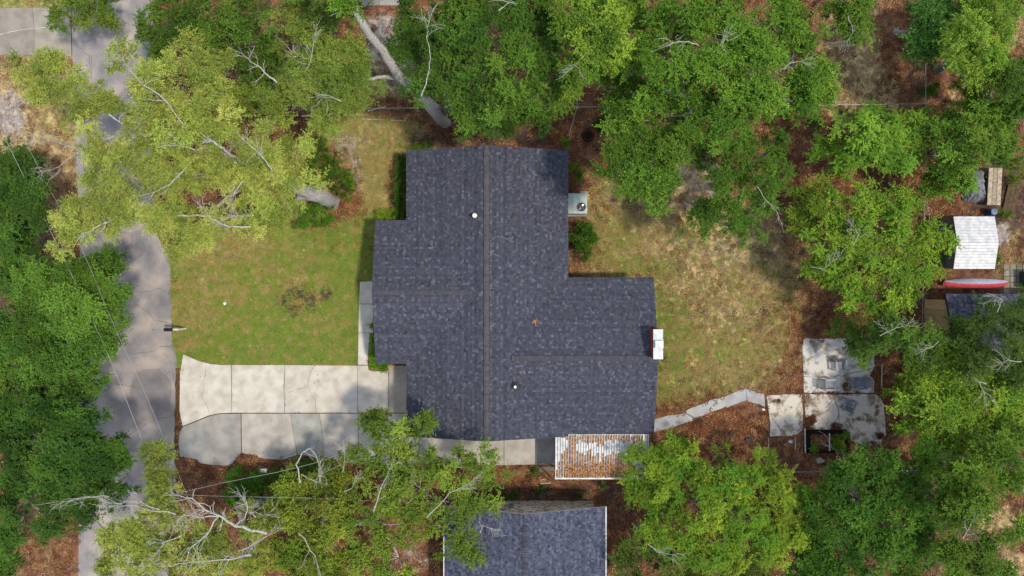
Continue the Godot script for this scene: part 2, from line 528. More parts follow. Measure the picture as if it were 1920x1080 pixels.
func make_ground_cover() -> void:
	# one fallen leaf: a curled lozenge
	var lf := MB.new()
	var w := Color.WHITE
	lf.quad(Vector3(-0.055, 0.004, 0), Vector3(0, 0.0, -0.026), Vector3(0.055, 0.012, 0), Vector3(0, 0.02, 0.026), w, Vector3.UP)
	fallen_leaf = lf.mesh()
	var hp := MB.new()
	for k in 13:
		var b := Basis.from_euler(Vector3(rng.randf_range(-0.5, 0.5), rng.randf() * TAU, rng.randf_range(-0.5, 0.5)))
		var o := Vector3(rng.randf_range(-0.2, 0.2), 0.012 + 0.003 * k, rng.randf_range(-0.2, 0.2))
		var g := rng.randf_range(0.4, 1.0)
		var cc := Color(g, g * rng.randf_range(0.9, 1.08), g * rng.randf_range(0.85, 1.1))
		hp.quad(o + b * Vector3(-0.042, 0, 0), o + b * Vector3(0, 0, -0.024), o + b * Vector3(0.042, 0.006, 0), o + b * Vector3(0, 0.008, 0.024), cc, Vector3.UP)
	fallen_heap = hp.mesh()
	var gt := MB.new()
	for k in 7:
		var a := rng.randf() * TAU
		var d := Vector3(cos(a), 0, sin(a))
		var s := Vector3(-d.z, 0, d.x) * 0.012
		var o := Vector3(rng.randf_range(-0.09, 0.09), 0, rng.randf_range(-0.09, 0.09))
		var g := rng.randf_range(0.75, 1.2)
		gt.quad(o - s, o + s, o + d * 0.045 + s * 0.8 + Vector3.UP * 0.035, o + d * 0.045 - s * 0.8 + Vector3.UP * 0.035, Color(g, g, g), Vector3.UP)
		gt.tri(o + d * 0.045 - s * 0.8 + Vector3.UP * 0.035, o + d * 0.045 + s * 0.8 + Vector3.UP * 0.035, o + d * 0.1 + Vector3.UP * 0.04, Color(g, g, g), Vector3.UP)
	grass_tuft = gt.mesh()
	litter_cols = [srgb(112, 72, 46), srgb(130, 88, 56), srgb(94, 58, 40), srgb(146, 108, 72), srgb(104, 60, 42), srgb(76, 54, 42), srgb(160, 124, 86)]
	var tan_cols := [srgb(138, 110, 76), srgb(124, 94, 60), srgb(150, 124, 90), srgb(108, 80, 54)]
	var grass_cols := [srgb(94, 118, 42), srgb(106, 122, 46), srgb(118, 122, 54), srgb(82, 104, 38), srgb(100, 114, 46)]
	var dry_cols := [srgb(138, 122, 74), srgb(150, 132, 88), srgb(126, 116, 60), srgb(128, 106, 68), srgb(110, 110, 48)]
	var leaves := Scatter.new()
	var grass := Scatter.new()
	var sticks := Scatter.new()
	var strewn := Scatter.new()
	var patch := noise(301, 0.006, 3)
	for k in 210000:
		var px := rng.randf_range(-60, 1980); var py := rng.randf_range(-50, 1130)
		if is_hard(px, py): continue
		var cx := clampi(int((px - GX0) / CELL), 0, ctrl_a.get_width() - 1); var cy := clampi(int((py - GY0) / CELL), 0, ctrl_a.get_height() - 1)
		var a := ctrl_a.get_pixel(cx, cy); var b := ctrl_b.get_pixel(cx, cy)
		var r := rng.randf()
		var p := at(px, py)
		var rot := Basis(Vector3.UP, rng.randf() * TAU)
		var clump := patch.get_noise_2d(px * 4.0, py * 4.0)
		if r < a.r + a.g * 0.75:
			if r > (a.r + a.g * 0.75) * (0.62 + clump * 0.6): continue
			var cset: Array = grass_cols if rng.randf() < a.r / (a.r + a.g + 0.001) else dry_cols
			var cc: Color = cset[rng.randi() % 5]
			grass.add(rot.scaled(Vector3.ONE * rng.randf_range(0.7, 1.4)), p, cc)
		elif r < a.r + a.g * 0.75 + a.b * 0.6 + b.r * 0.22 + b.g * 0.12:
			if clump < -0.1 and rng.randf() < 0.5: continue
			var cs: Array = litter_cols if rng.randf() < (a.b + 0.1) / (a.b + b.r + 0.1) else tan_cols
			var cc2: Color = cs[rng.randi() % cs.size()]
			var tone := patch.get_noise_2d(px * 2.2 + 3000.0, py * 2.2) * 1.2
			cc2 = Color(cc2.r * (1.0 + tone * 0.5), cc2.g * (1.0 + tone * 0.62), cc2.b * (1.0 + tone * 0.66))
			leaves.add(rot.scaled(Vector3.ONE * rng.randf_range(0.6, 1.35)), p + Vector3.UP * 0.004, cc2)
			if rng.randf() < 0.045: sticks.add(rot.scaled(Vector3(rng.randf_range(0.3, 1.3), 1, rng.randf_range(0.6, 1.4))), p + Vector3.UP * 0.03, srgb(150, 134, 116) * rng.randf_range(0.5, 1.1))
	for zone in [[315, 215, 770, 695, 60000], [1065, 380, 1520, 790, 60000]]:
		for k in zone[4]:
			var px := rng.randf_range(zone[0], zone[2]); var py := rng.randf_range(zone[1], zone[3])
			if is_hard(px, py): continue
			var a := ctrl_a.get_pixel(clampi(int((px - GX0) / CELL), 0, ctrl_a.get_width() - 1), clampi(int((py - GY0) / CELL), 0, ctrl_a.get_height() - 1))
			var blot := patch.get_noise_2d(px * 5.0, py * 5.0) + 0.6 * patch.get_noise_2d(px * 22.0 + 900.0, py * 22.0)
			if rng.randf() > (a.r + a.g * 0.55) * (0.7 + blot): continue
			var blot2 := patch.get_noise_2d(px * 6.0 + 5000.0, py * 6.0) * 1.3
			var cset: Array = grass_cols if rng.randf() < 0.78 * a.r / (a.r + a.g + 0.001) + blot2 * 1.3 else dry_cols
			var cc: Color = cset[rng.randi() % 5]
			grass.add(Basis(Vector3.UP, rng.randf() * TAU).scaled(Vector3.ONE * rng.randf_range(0.6, 1.3)), at(px, py), cc)
	var g := grass.node(grass_tuft, M.grass)
	g.name = numbered("lawn_grass")
	add_child(g)
	tag(g, "short patchy green and straw coloured grass of the lawns", "grass", "", "stuff")
	for q in [[1518, 788, 9, 9, 46, 0.5], [1568, 801, 8, 6, 36, 0.5], [1648, 818, 9, 6, 30, 0.5], [1605, 782, 20, 10, 16, 0.8], [1512, 740, 5, 30, 10, 0.8], [1575, 737, 40, 1.5, 26, 0.7], [1456, 752, 8, 3, 8, 0.5], [1630, 832, 10, 3, 16, 0.5], [1530, 640, 30, 3, 10, 0.9], [1644, 760, 4, 20, 12, 0.8]]:
		for k in q[4]:
			leaves.add(Basis(Vector3.UP, rng.randf() * TAU).scaled(Vector3(0.75, 0.8, 0.75)), at(q[0] + rng.randfn() * q[2] * 0.6, q[1] + rng.randfn() * q[3] * 0.6) + Vector3.UP * 0.05, litter_cols[rng.randi() % 6] * q[5])
	for k in 1500:
		var px := rng.randf_range(140, 1500); var py := rng.randf_range(200, 880)
		var hd := is_hard(px, py)
		if hd and rng.randf() < 0.72: continue
		if px > 640 and px < 1240 and py > 260 and py < 840: continue
		strewn.add(Basis.from_euler(Vector3(rng.randf_range(-0.3, 0.3), rng.randf() * TAU, 0)).scaled(Vector3.ONE * rng.randf_range(0.6, 1.3)), at(px, py) + Vector3.UP * (0.06 if hd else 0.045), litter_cols[rng.randi() % litter_cols.size()])
	var sm := strewn.node(fallen_leaf, M.litter)
	sm.name = numbered("strewn_leaves")
	add_child(sm)
	tag(sm, "single brown leaves strewn over lawn, driveway and road", "leaves", "", "stuff")
	var tw := MB.new()
	tw.tube(PackedVector3Array([Vector3(-0.32, 0, 0), Vector3(-0.05, 0.02, 0.03), Vector3(0.3, 0, -0.02)]), PackedFloat32Array([0.014, 0.011, 0.006]), 4, w)
	tw.tube(PackedVector3Array([Vector3(-0.05, 0.02, 0.03), Vector3(0.16, 0.02, 0.15)]), PackedFloat32Array([0.008, 0.004]), 4, w)
	var sn := sticks.node(tw.mesh(), M.bark)
	sn.name = numbered("fallen_twigs")
	add_child(sn)
	tag(sn, "small dry fallen twigs among the leaf litter", "twigs", "", "stuff")
	var l := leaves.node(fallen_heap, M.litter)
	l.name = numbered("fallen_leaves")
	add_child(l)
	tag(l, "red brown and tan fallen leaves covering the ground under trees", "leaves", "", "stuff")

# ---------------------------------------------------------------- paved surfaces

func slab(parent: Node, a: Array, col: Color, called := "slab", y1 := 0.05, rag := 0.0, m: Material = null) -> MeshInstance3D:
	var p := poly_px(a)
	mark_hard(p)
	if rag > 0.0: p = ragged(p, rag)
	else:
		var ins := Geometry2D.offset_polygon(p, -0.012)
		if ins.size() == 1: p = ins[0]
	var b := MB.new()
	b.prism(p, -0.1, y1, col, 0.012 if rag == 0.0 else 0.0)
	return part(b, called, m if m else M.concrete, parent)

func crack(parent: Node, pts: Array, y: float, w := 0.014, col := Color(0.045, 0.04, 0.036), jit := 0.05) -> void:
	var b := MB.new()
	var line := PackedVector3Array()
	for k in range(0, pts.size() - 2, 2):
		var p := at(pts[k], pts[k + 1]); var q := at(pts[k + 2], pts[k + 3])
		var m := maxi(1, int(p.distance_to(q) / 0.25))
		for i in m:
			var r := p.lerp(q, float(i) / m)
			if i > 0 or k > 0: r += Vector3(rng.randf_range(-jit, jit), 0, rng.randf_range(-jit, jit))
			line.append(r)
	line.append(at(pts[-2], pts[-1]))
	for k in line.size() - 1:
		var d := (line[k + 1] - line[k]).normalized()
		var s := Vector3(-d.z, 0, d.x) * w * rng.randf_range(0.5, 1.3)
		var u := Vector3.UP * y
		b.quad(line[k] - s + u, line[k] + s + u, line[k + 1] + s + u, line[k + 1] - s + u, col, Vector3.UP)
	part(b, "crack", M.black, parent)

func make_paving() -> void:
	# road
	var road := MB.new()
	var rp := poly_px([132, -900, 134, 0, 136, 100, 141, 240, 145, 360, 150, 480, 152, 700, 148, 990, 140, 1900, 300, 1900, 318, 1000, 331, 920, 333, 860, 335, 700, 330, 662, 323, 640, 322, 560, 320, 500, 314, 476, 302, 456, 290, 430, 286, 300, 288, 100, 286, 0, 284, -900])
	mark_hard(poly_px([132, -90, 134, 0, 136, 100, 141, 240, 145, 360, 150, 480, 152, 700, 148, 990, 140, 1170, 315, 1170, 318, 1000, 331, 920, 333, 860, 335, 700, 330, 662, 323, 640, 322, 560, 320, 500, 314, 476, 302, 456, 290, 430, 286, 300, 288, 100, 286, 0, 284, -90]))
	road.prism(rp, -0.1, 0.02, srgb(152, 145, 143))
	var ro := struct(road, "road", M.asphalt)
	for c in [[247, 440, 249, 455, 235, 468, 190, 478], [252, 545, 265, 550, 285, 545, 300, 540, 318, 552], [255, 570, 278, 585, 290, 600, 305, 604, 322, 606], [230, 655, 250, 662, 285, 660, 300, 650, 322, 650], [185, 715, 215, 720, 258, 726, 300, 712, 320, 695], [200, 820, 240, 818, 290, 785, 330, 780], [145, 88, 168, 105, 172, 140], [172, 105, 173, 150]]:
		crack(ro, c, 0.024, 0.016, Color(0.09, 0.085, 0.085))
	for q in [[250, 700, 300, 690, 322, 716, 318, 770, 270, 790, 246, 760], [196, 440, 262, 432, 276, 470, 240, 500, 200, 490], [160, 20, 230, 16, 236, 60, 190, 72, 158, 64]]:
		var pb := MB.new()
		pb.prism(ragged(poly_px(q), 0.12), -0.02, 0.0235, srgb(138, 132, 131))
		part(pb, "patch", M.asphalt, ro)
	var wc := MB.new()
	# the worn concrete gutter strip where the drive meets the road
	wc.prism(ragged(poly_px([333, 690, 337, 690, 337, 860, 333, 900, 327, 900, 329, 690]), 0.05), -0.05, 0.026, srgb(96, 72, 52))
	part(wc, "dirt_strip", M.bark, ro)
	# driveway
	var dr := thing("driveway", Vector3.ZERO, "pale concrete driveway of cracked slabs from the road to the brick house", "driveway")
	dr.set_meta("kind", "structure")
	var pale := srgb(196, 190, 180); var pale2 := srgb(191, 184, 173); var grey := srgb(156, 153, 149); var gr2 := srgb(176, 170, 162)
	slab(dr, [344, 664, 360, 671, 375, 677, 395, 682, 415, 684, 434, 684, 435, 774, 411, 775, 392, 779, 375, 786, 343, 799, 337, 770, 338, 700], pale)
	slab(dr, [435, 684, 534, 684, 534, 774, 435, 774], pale)
	slab(dr, [534, 684, 671, 685, 671, 774, 534, 774], pale2)
	slab(dr, [671, 685, 690, 685, 692, 694, 702, 696, 728, 695, 728, 774, 671, 774], pale2)
	slab(dr, [728, 685, 786, 685, 786, 774, 728, 774], srgb(166, 156, 143))
	slab(dr, [343, 800, 376, 787, 393, 780, 411, 776, 452, 775, 453, 849, 444, 857, 437, 868, 431, 873, 400, 872, 375, 868, 368, 861, 355, 858, 338, 856, 335, 830, 337, 812], grey)
	slab(dr, [453, 775, 545, 775, 552, 820, 558, 853, 545, 857, 530, 862, 512, 861, 498, 860, 487, 858, 480, 852, 466, 852, 454, 849], gr2)
	slab(dr, [545, 775, 599, 775, 606, 820, 607, 859, 590, 858, 575, 854, 558, 853, 552, 820], srgb(160, 160, 154))
	slab(dr, [599, 775, 672, 775, 673, 866, 645, 868, 630, 862, 607, 860, 606, 820], gr2)
	slab(dr, [672, 775, 786, 775, 786, 868, 745, 870, 700, 868, 673, 866], gr2)
	for c in [[386, 685, 383, 730, 380, 745, 390, 760, 393, 774], [575, 724, 540, 735], [589, 686, 581, 706, 577, 724, 585, 740, 593, 748, 593, 774], [533, 700, 533, 774], [729, 690, 729, 740, 732, 774], [555, 846, 545, 852, 530, 856], [607, 844, 600, 850], [605, 797, 602, 792]]:
		crack(dr, c, 0.054, 0.012, Color(0.13, 0.115, 0.095))
	# front walk
	var fw := thing("front_walk", Vector3.ZERO, "narrow concrete walk of three slabs beside the front lawn", "walkway")
	fw.set_meta("kind", "structure")
	slab(fw, [675, 528, 700, 527, 700, 570, 673, 570], pale2)
	slab(fw, [673, 570, 700, 570, 700, 624, 672, 624], pale)
	slab(fw, [672, 624, 694, 624, 691, 660, 690, 684, 671, 684], pale)
	# walk along the south wall
	var sw := thing("side_walk", Vector3.ZERO, "concrete walk along the house wall leading to the metal patio cover", "walkway")
	sw.set_meta("kind", "structure")
	slab(sw, [786, 800, 860, 800, 860, 872, 786, 869], gr2)
	slab(sw, [860, 800, 945, 800, 945, 872, 860, 872], srgb(170, 164, 155))
	slab(sw, [945, 800, 1004, 800, 1004, 871, 945, 872], gr2)
	slab(sw, [1004, 800, 1120, 800, 1120, 870, 1004, 871], srgb(160, 156, 150))
	slab(sw, [1120, 800, 1210, 800, 1210, 868, 1120, 870], srgb(160, 156, 150))
	slab(sw, [1010, 874, 1042, 873, 1042, 883, 1010, 884], srgb(110, 102, 92), "step", 0.12)
	# neighbouring drives
	var nd := thing("neighbour_drive", Vector3.ZERO, "weathered grey concrete drive joining the far side of the road", "driveway")
	nd.set_meta("kind", "structure")
	var ng := srgb(142, 134, 126)
	slab(nd, [-160, 14, 62, 15, 66, 60, 64, 104, -160, 104], ng)
	slab(nd, [62, 15, 133, 14, 135, 106, 64, 104, 66, 60], srgb(150, 143, 134))
	crack(nd, [0, 66, 30, 58, 62, 54, 88, 52], 0.054, 0.012, Color(0.42, 0.39, 0.35), 0.02)
	var nn := thing("north_drive", Vector3.ZERO, "pair of grey concrete slabs beyond the leaning oak trunk", "driveway")
	nn.set_meta("kind", "structure")
	slab(nn, [655, -60, 711, -60, 711, 11, 655, 11], srgb(140, 136, 134))
	slab(nn, [711, -60, 760, -60, 760, 11, 711, 11], srgb(146, 142, 140))
	# patio
	var pt := thing("patio", Vector3.ZERO, "stained cracked concrete patio slabs under four grey plastic chairs", "patio")
	pt.set_meta("kind", "structure")
	var pc := srgb(186, 182, 175)
	slab(pt, [1507, 636, 1512, 634, 1561, 635, 1600, 634, 1638, 640, 1639, 686, 1630, 704, 1638, 712, 1638, 736, 1507, 736, 1506, 690, 1504, 650], pc, "slab", 0.05, 0.02, M.stained)
	slab(pt, [1508, 739, 1640, 739, 1650, 745, 1656, 758, 1659, 790, 1661, 815, 1650, 832, 1620, 837, 1605, 828, 1590, 826, 1590, 808, 1570, 806, 1562, 793, 1555, 805, 1530, 806, 1520, 800, 1531, 790, 1526, 776, 1510, 784], srgb(178, 170, 160), "slab", 0.05, 0.03, M.stained)
	slab(pt, [1437, 742, 1470, 739, 1503, 740, 1505, 770, 1504, 806, 1495, 813, 1480, 817, 1443, 818, 1444, 800, 1441, 770], srgb(190, 182, 170), "slab", 0.05, 0.025, M.stained)
	for c in [[1506, 706, 1545, 706, 1580, 704, 1639, 688], [1446, 784, 1458, 798, 1474, 816], [1437, 756, 1452, 752, 1460, 750], [1560, 740, 1572, 770, 1574, 792], [1546, 765, 1560, 750], [1590, 790, 1600, 805]]:
		crack(pt, c, 0.054, 0.022, Color(0.07, 0.06, 0.05), 0.06)
	# broken path of concrete pieces
	var bp := thing("broken_path", Vector3.ZERO, "curving path of cracked pale concrete pieces beside the leaf bed", "path")
	bp.set_meta("kind", "structure")
	var bl := srgb(156, 158, 163)
	slab(bp, [1222, 788, 1253, 780, 1272, 778, 1288, 771, 1316, 759, 1344, 748, 1378, 737, 1397, 731, 1432, 740, 1433, 762, 1402, 751, 1362, 763, 1333, 772, 1317, 779, 1300, 788, 1275, 795, 1222, 810], srgb(112, 110, 108), "bed", 0.028, 0.03)
	for q in [[1222, 787, 1238, 783, 1253, 779, 1272, 777, 1275, 796, 1250, 804, 1222, 811], [1272, 777, 1285, 775, 1297, 783, 1300, 788, 1286, 792, 1275, 796], [1285, 770, 1302, 762, 1316, 758, 1317, 779, 1302, 782, 1288, 775], [1316, 758, 1332, 750, 1344, 747, 1346, 758, 1330, 764, 1331, 772, 1317, 779], [1346, 748, 1357, 744, 1362, 760, 1352, 766, 1333, 772, 1332, 766], [1358, 744, 1378, 735, 1397, 729, 1400, 750, 1384, 755, 1362, 764], [1398, 729, 1418, 736, 1432, 739, 1434, 764, 1424, 757, 1402, 752]]:
		slab(bp, q, bl.lerp(srgb(178, 174, 166), rng.randf() * 0.6), "slab", 0.045, 0.03)
	# paver square by the shed
	var pv := thing("paver_terrace", Vector3.ZERO, "square grey pavers laid in a grid near the red canoe", "terrace")
	pv.set_meta("kind", "structure")
	for r in 5:
		for c in 6:
			var x := 1881.0 + c * 12.0; var y := 495.0 + r * 11.5
			var g := rng.randf_range(110, 140)
			slab(pv, [x, y, x + 11.7, y, x + 11.7, y + 11.2, x, y + 11.2], srgb(g + 4, g, g - 12), "paver", 0.04)

# ---------------------------------------------------------------- roofs and houses

var cap_mesh := {}

func shingle_field(parent: Node, o: Vector3, along: Vector3, length: float, up: Vector3, rise: float, cols: Array, odds: float) -> void:
	var b := MB.new()
	var nrm := along.cross(up).normalized()
	if nrm.y < 0: nrm = -nrm
	var course := 0.128
	var rows := int(ceil(rise / course))
	for i in rows:
		var s0 := i * course
		var s1 := minf(s0 + course, rise)
		var x := -rng.randf() * 0.2
		var line := rng.randf_range(0.88, 1.10)
		while x < length:
			var w := rng.randf_range(0.08, 0.18)
			var x0 := maxf(x, 0.0); var x1 := minf(x + w - 0.005, length)
			x += w
			if x1 - x0 < 0.02: continue
			var col: Color = cols[0] if rng.randf() > odds else cols[1 + rng.randi() % (cols.size() - 1)]
			var f := line * rng.randf_range(0.9, 1.1)
			col = Color(col.r * f, col.g * f, col.b * f)
			var lift := rng.randf_range(0.016, 0.026)
			var p0 := o + along * x0 + up * s0; var p1 := o + along * x1 + up * s0
			var q0 := o + along * x0 + up * s1; var q1 := o + along * x1 + up * s1
			b.quad(p0 + nrm * lift, p1 + nrm * lift, q1 + nrm * 0.006, q0 + nrm * 0.006, col, nrm)
			b.quad(p0 + nrm * 0.002, p1 + nrm * 0.002, p1 + nrm * lift, p0 + nrm * lift, col, -up)
	var n := part(b, "shingles", M.shingle, parent)
	n.set_meta("kind", "stuff")

# gable roof: axis 0 = ridge along x, 2 = ridge along z
func gable(parent: Node, axis: int, a0: float, a1: float, mid: float, half: float, eave: float, rise: float, cols: Array, odds: float, edge: Color) -> Node:
	var deck := MB.new()
	var t := 0.16
	var A := Vector3.ZERO; A[axis] = 1.0
	var S := Vector3.ZERO; S[2 - axis] = 1.0
	var pts := []
	for e in [a0, a1]:
		pts.append([A * e + S * (mid - half) + Vector3.UP * eave, A * e + S * mid + Vector3.UP * (eave + rise), A * e + S * (mid + half) + Vector3.UP * eave])
	var dn := Vector3.DOWN * t
	for k in 2:
		deck.quad(pts[0][k], pts[0][k + 1], pts[1][k + 1], pts[1][k], edge, Vector3.UP)
		deck.quad(pts[0][k] + dn, pts[0][k + 1] + dn, pts[1][k + 1] + dn, pts[1][k] + dn, edge, Vector3.DOWN)
		for e in 2:
			deck.quad(pts[e][k], pts[e][k + 1], pts[e][k + 1] + dn, pts[e][k] + dn, edge, A * (-1.0 if e == 0 else 1.0))
	deck.quad(pts[0][0], pts[1][0], pts[1][0] + dn, pts[0][0] + dn, edge, -S)
	deck.quad(pts[0][2], pts[1][2], pts[1][2] + dn, pts[0][2] + dn, edge, S)
	var roof := part(deck, "roof", M.shingle, parent)
	var sl := sqrt(half * half + rise * rise)
	shingle_field(roof, pts[0][0], A, a1 - a0, (pts[0][1] - pts[0][0]).normalized(), sl, cols, odds)
	shingle_field(roof, pts[0][2], A, a1 - a0, (pts[0][1] - pts[0][2]).normalized(), sl, cols, odds)
	return roof

func ridge_caps(roof: Node, axis: int, a0: float, a1: float, mid: float, top: float, slope: float, step: float, col: Color, hw := 0.145) -> void:
	var key := "%d%.2f%.2f" % [axis, slope, step]
	if not cap_mesh.has(key):
		var vs := []
		for k in 4:
			var b := MB.new()
			var f := rng.randf_range(0.85, 1.15)
			var c := Color(col.r * f, col.g * f, col.b * f)
			var A := Vector3.ZERO; A[axis] = step - 0.006
			var S := Vector3.ZERO; S[2 - axis] = hw
			var d := Vector3.DOWN * slope * hw
			var u0 := Vector3.UP * 0.012; var u1 := Vector3.UP * 0.035; var u2 := Vector3.UP * 0.07
			for sg in [-1.0, 1.0]:
				b.quad(u1, u1 + S * sg + d, A + u0 + S * sg + d, A + u0, c, Vector3.UP)
				b.quad(u1, u1 + S * sg + d, S * sg + d - u2, -u2, c, -A)
				b.quad(u1 + S * sg + d, A + u0 + S * sg + d, A + S * sg + d - u2, S * sg + d - u2, c, S * sg)
			vs.append(b.mesh())
		cap_mesh[key] = vs
	var n := int((a1 - a0) / step)
	for i in n:
		var p := Vector3.UP * (top + 0.06)
		p[axis] = a0 + i * step; p[2 - axis] = mid
		part_mesh(cap_mesh[key][rng.randi() % 4], "ridge_cap", M.shingle, roof, p)

func bricks(parent: Node, o: Vector3, along: Vector3, out: Vector3, length: float, height: Callable, cols: Array) -> void:
	var b := MB.new()
	var row := 0
	var y := 0.0
	while y < 5.5:
		var x := -0.1 if row % 2 else 0.0
		while x < length:
			var x0 := maxf(x, 0.0); var x1 := minf(x + 0.195, length)
			var hh: float = height.call((x0 + x1) / 2)
			if x1 - x0 > 0.03 and y + 0.06 < hh:
				var c: Color = cols[rng.randi() % cols.size()]
				var q := 0.008 + rng.randf() * 0.006
				var p0 := o + along * x0 + Vector3.UP * y; var p1 := o + along * x1 + Vector3.UP * y
				var up := Vector3.UP * 0.062
				b.quad(p0 + out * q, p1 + out * q, p1 + out * q + up, p0 + out * q + up, c, out)
				b.quad(p0 + out * q + up, p1 + out * q + up, p1 + up, p0 + up, c, Vector3.UP)
				b.quad(p0 + out * q, p0 + out * q + up, p0 + up, p0, c, -along)
				b.quad(p1 + out * q, p1 + out * q + up, p1 + up, p1, c, along)
			x += 0.207
		y += 0.075
		row += 1
	var n := part(b, "bricks", M.brick, parent)
	n.set_meta("kind", "stuff")

func pipe_vent(called: String, label: String, px: float, py: float, roof_y: float, r: float, h: float, col: Color, boot: Color, cap: bool) -> void:
	var p := at(px, py, roof_y + h)
	p.y = roof_y
	var t := thing(called, p, label, "roof vent", "vents on the shingle roof")
	var b := MB.new()
	b.tube(PackedVector3Array([Vector3(0, -0.2, 0), Vector3(0, h, 0)]), PackedFloat32Array([r, r]), 12, col)
	part(b, "pipe", M.plastic, t)
	var f := MB.new()
	f.lathe(PackedVector2Array([Vector2(r + 0.14, -0.03), Vector2(r + 0.13, 0.03), Vector2(r + 0.03, 0.09), Vector2(r, 0.12)]), 12, boot)
	part(f, "flashing", M.plastic, t)
	if cap:
		var c := MB.new()
		c.lathe(PackedVector2Array([Vector2(r + 0.05, h - 0.02), Vector2(r + 0.06, h + 0.03), Vector2(0.001, h + 0.07)]), 12, col)
		part(c, "cap", M.plastic, t)

const E := 2.6
var shingle_cols := []

func make_house() -> void:
	var h := thing("brick_house", Vector3(-1.4, 0, 0.3), "single storey brick house with large cross-gabled blue-grey shingle roof", "house")
	var off := -h.position
	var R := Node3D.new()        # keeps part coordinates in world metres
	shingle_cols = [srgb(72, 74, 85), srgb(87, 89, 101), srgb(81, 83, 94), srgb(63, 64, 74), srgb(76, 78, 89), srgb(94, 97, 109)]
	var edge := srgb(58, 58, 64)
	var main_roof := gable(h, 2, -8.1, 8.72, -1.45, 4.75, E, 1.33, shingle_cols, 0.3, edge)
	var left_roof := gable(h, 0, -8.0, -1.5, 0.235, 4.215, E, 1.18, shingle_cols, 0.3, edge)
	var right_roof := gable(h, 0, -1.4, 8.33, 3.98, 4.6, E, 1.288, shingle_cols, 0.3, edge)
	R.free()
	var rc := srgb(84, 83, 87)
	ridge_caps(main_roof, 2, -8.08, 8.7, -1.45, E + 1.33, 0.28, 0.135, rc)
	ridge_caps(left_roof, 0, -7.98, -2.1, 0.235, E + 1.18, 0.28, 0.155, srgb(78, 78, 85))
	ridge_caps(right_roof, 0, 0.0, 8.31, 3.98, E + 1.288, 0.28, 0.15, rc, 0.15)
	for r in [main_roof, left_roof, right_roof]: r.position = off
	# walls
	var wall := MB.new()
	var bc := srgb(128, 62, 46)
	var p := PackedVector2Array([Vector2(-5.7, -7.7), Vector2(2.85, -7.7), Vector2(2.85, -0.2), Vector2(7.95, -0.2), Vector2(7.95, 8.2), Vector2(-5.7, 8.3), Vector2(-5.7, 4.0), Vector2(-7.55, 4.0), Vector2(-7.55, -3.55), Vector2(-5.7, -3.55)])
	mark_hard(p)
	wall.prism(p, 0, E - 0.02, bc)
	for g in [[-5.7, 2.85, -7.7, 2], [-5.7, 2.85, 8.2, 2]]:
		var z: float = g[2]
		wall.tri(Vector3(-6.0, E - 0.05, z), Vector3(3.1, E - 0.05, z), Vector3(-1.45, E + 1.1, z), bc)
	wall.tri(Vector3(-7.55, E - 0.05, -3.7), Vector3(-7.55, E - 0.05, 4.2), Vector3(-7.55, E + 1.0, 0.235), bc)
	wall.tri(Vector3(7.95, E - 0.05, -0.4), Vector3(7.95, E - 0.05, 8.4), Vector3(7.95, E + 1.1, 3.98), bc)
	part(wall, "wall", M.brick, h, off)
	bricks(h, Vector3(-7.55, 0, 4.0), Vector3.RIGHT, Vector3.BACK, 1.85, func(_x): return E - 0.1, [srgb(132, 60, 44), srgb(116, 52, 40), srgb(146, 74, 54)])
	h.get_child(-1).position = off
	var gd := MB.new()
	gd.bx(Vector3(-5.72, 1.05, 6.1), Vector3(0.06, 2.1, 3.6), srgb(205, 203, 198))
	var gdn := part(gd, "garage_door", M.plastic, h, off)
	for k in 4:
		var gp := MB.new()
		gp.bx(Vector3(-5.76, 0.28 + k * 0.52, 6.1), Vector3(0.04, 0.46, 3.5), srgb(212, 210, 205))
		part(gp, "door_panel", M.plastic, gdn)
	for w in [[-7.57, 1.5, -1.6, 0], [-7.57, 1.5, 2.2, 0], [-5.72, 1.5, -5.6, 0], [2.87, 1.5, -5.8, 0], [2.87, 1.5, -3.0, 0], [7.97, 1.5, 1.2, 0], [7.97, 1.5, 6.4, 0]]:
		var wf := MB.new()
		wf.bx(Vector3(w[0], w[1], w[2]), Vector3(0.08, 1.2, 1.4), srgb(215, 214, 210))
		var wn := part(wf, "window", M.plastic, h, off)
		var pn := MB.new()
		for s in [-0.34, 0.34]:
			pn.bx(Vector3(w[0] + (0.03 if w[0] > 0 else -0.03), w[1], w[2] + s), Vector3(0.04, 1.08, 0.62), srgb(40, 46, 52))
		part(pn, "pane", M.glass, wn)
	var fd := MB.new()
	fd.bx(Vector3(-7.57, 1.05, 0.3), Vector3(0.06, 2.1, 0.95), srgb(90, 40, 34))
	part(fd, "door", M.wood, h, off)
	# chimney through the east gable
	var ch := MB.new()
	ch.bx(Vector3(8.17, 2.25, 3.14), Vector3(0.5, 4.5, 1.62), srgb(140, 70, 50))
	var cn := part(ch, "chimney", M.brick, h, off)
	var tall := func(_x): return 4.48
	bricks(cn, Vector3(7.92, 0, 2.33), Vector3.BACK, Vector3.LEFT, 1.62, tall, [srgb(136, 66, 46), srgb(122, 56, 42), srgb(150, 82, 58)])
	bricks(cn, Vector3(7.92, 0, 3.95), Vector3.RIGHT, Vector3.BACK, 0.5, tall, [srgb(136, 66, 46), srgb(122, 56, 42), srgb(150, 82, 58)])
	var wm := srgb(190, 192, 196)
	for q in [[2.62, 0.62, 0.06], [3.66, 0.64, 0.06]]:
		var cp := MB.new()
		cp.bx(Vector3(8.17, 4.5 + q[2] / 2, q[0] ), Vector3(0.54, q[2], q[1]), wm)
		part(cp, "chimney_crown", M.white_metal, cn)
	var c0 := MB.new()
	c0.bx(Vector3(8.17, 4.52, 3.135), Vector3(0.53, 0.05, 0.39), srgb(190, 192, 196))
	for x in [7.96, 8.38]:
		for z in [2.97, 3.29]:
			c0.bx(Vector3(x, 4.62, z), Vector3(0.03, 0.2, 0.03), wm)
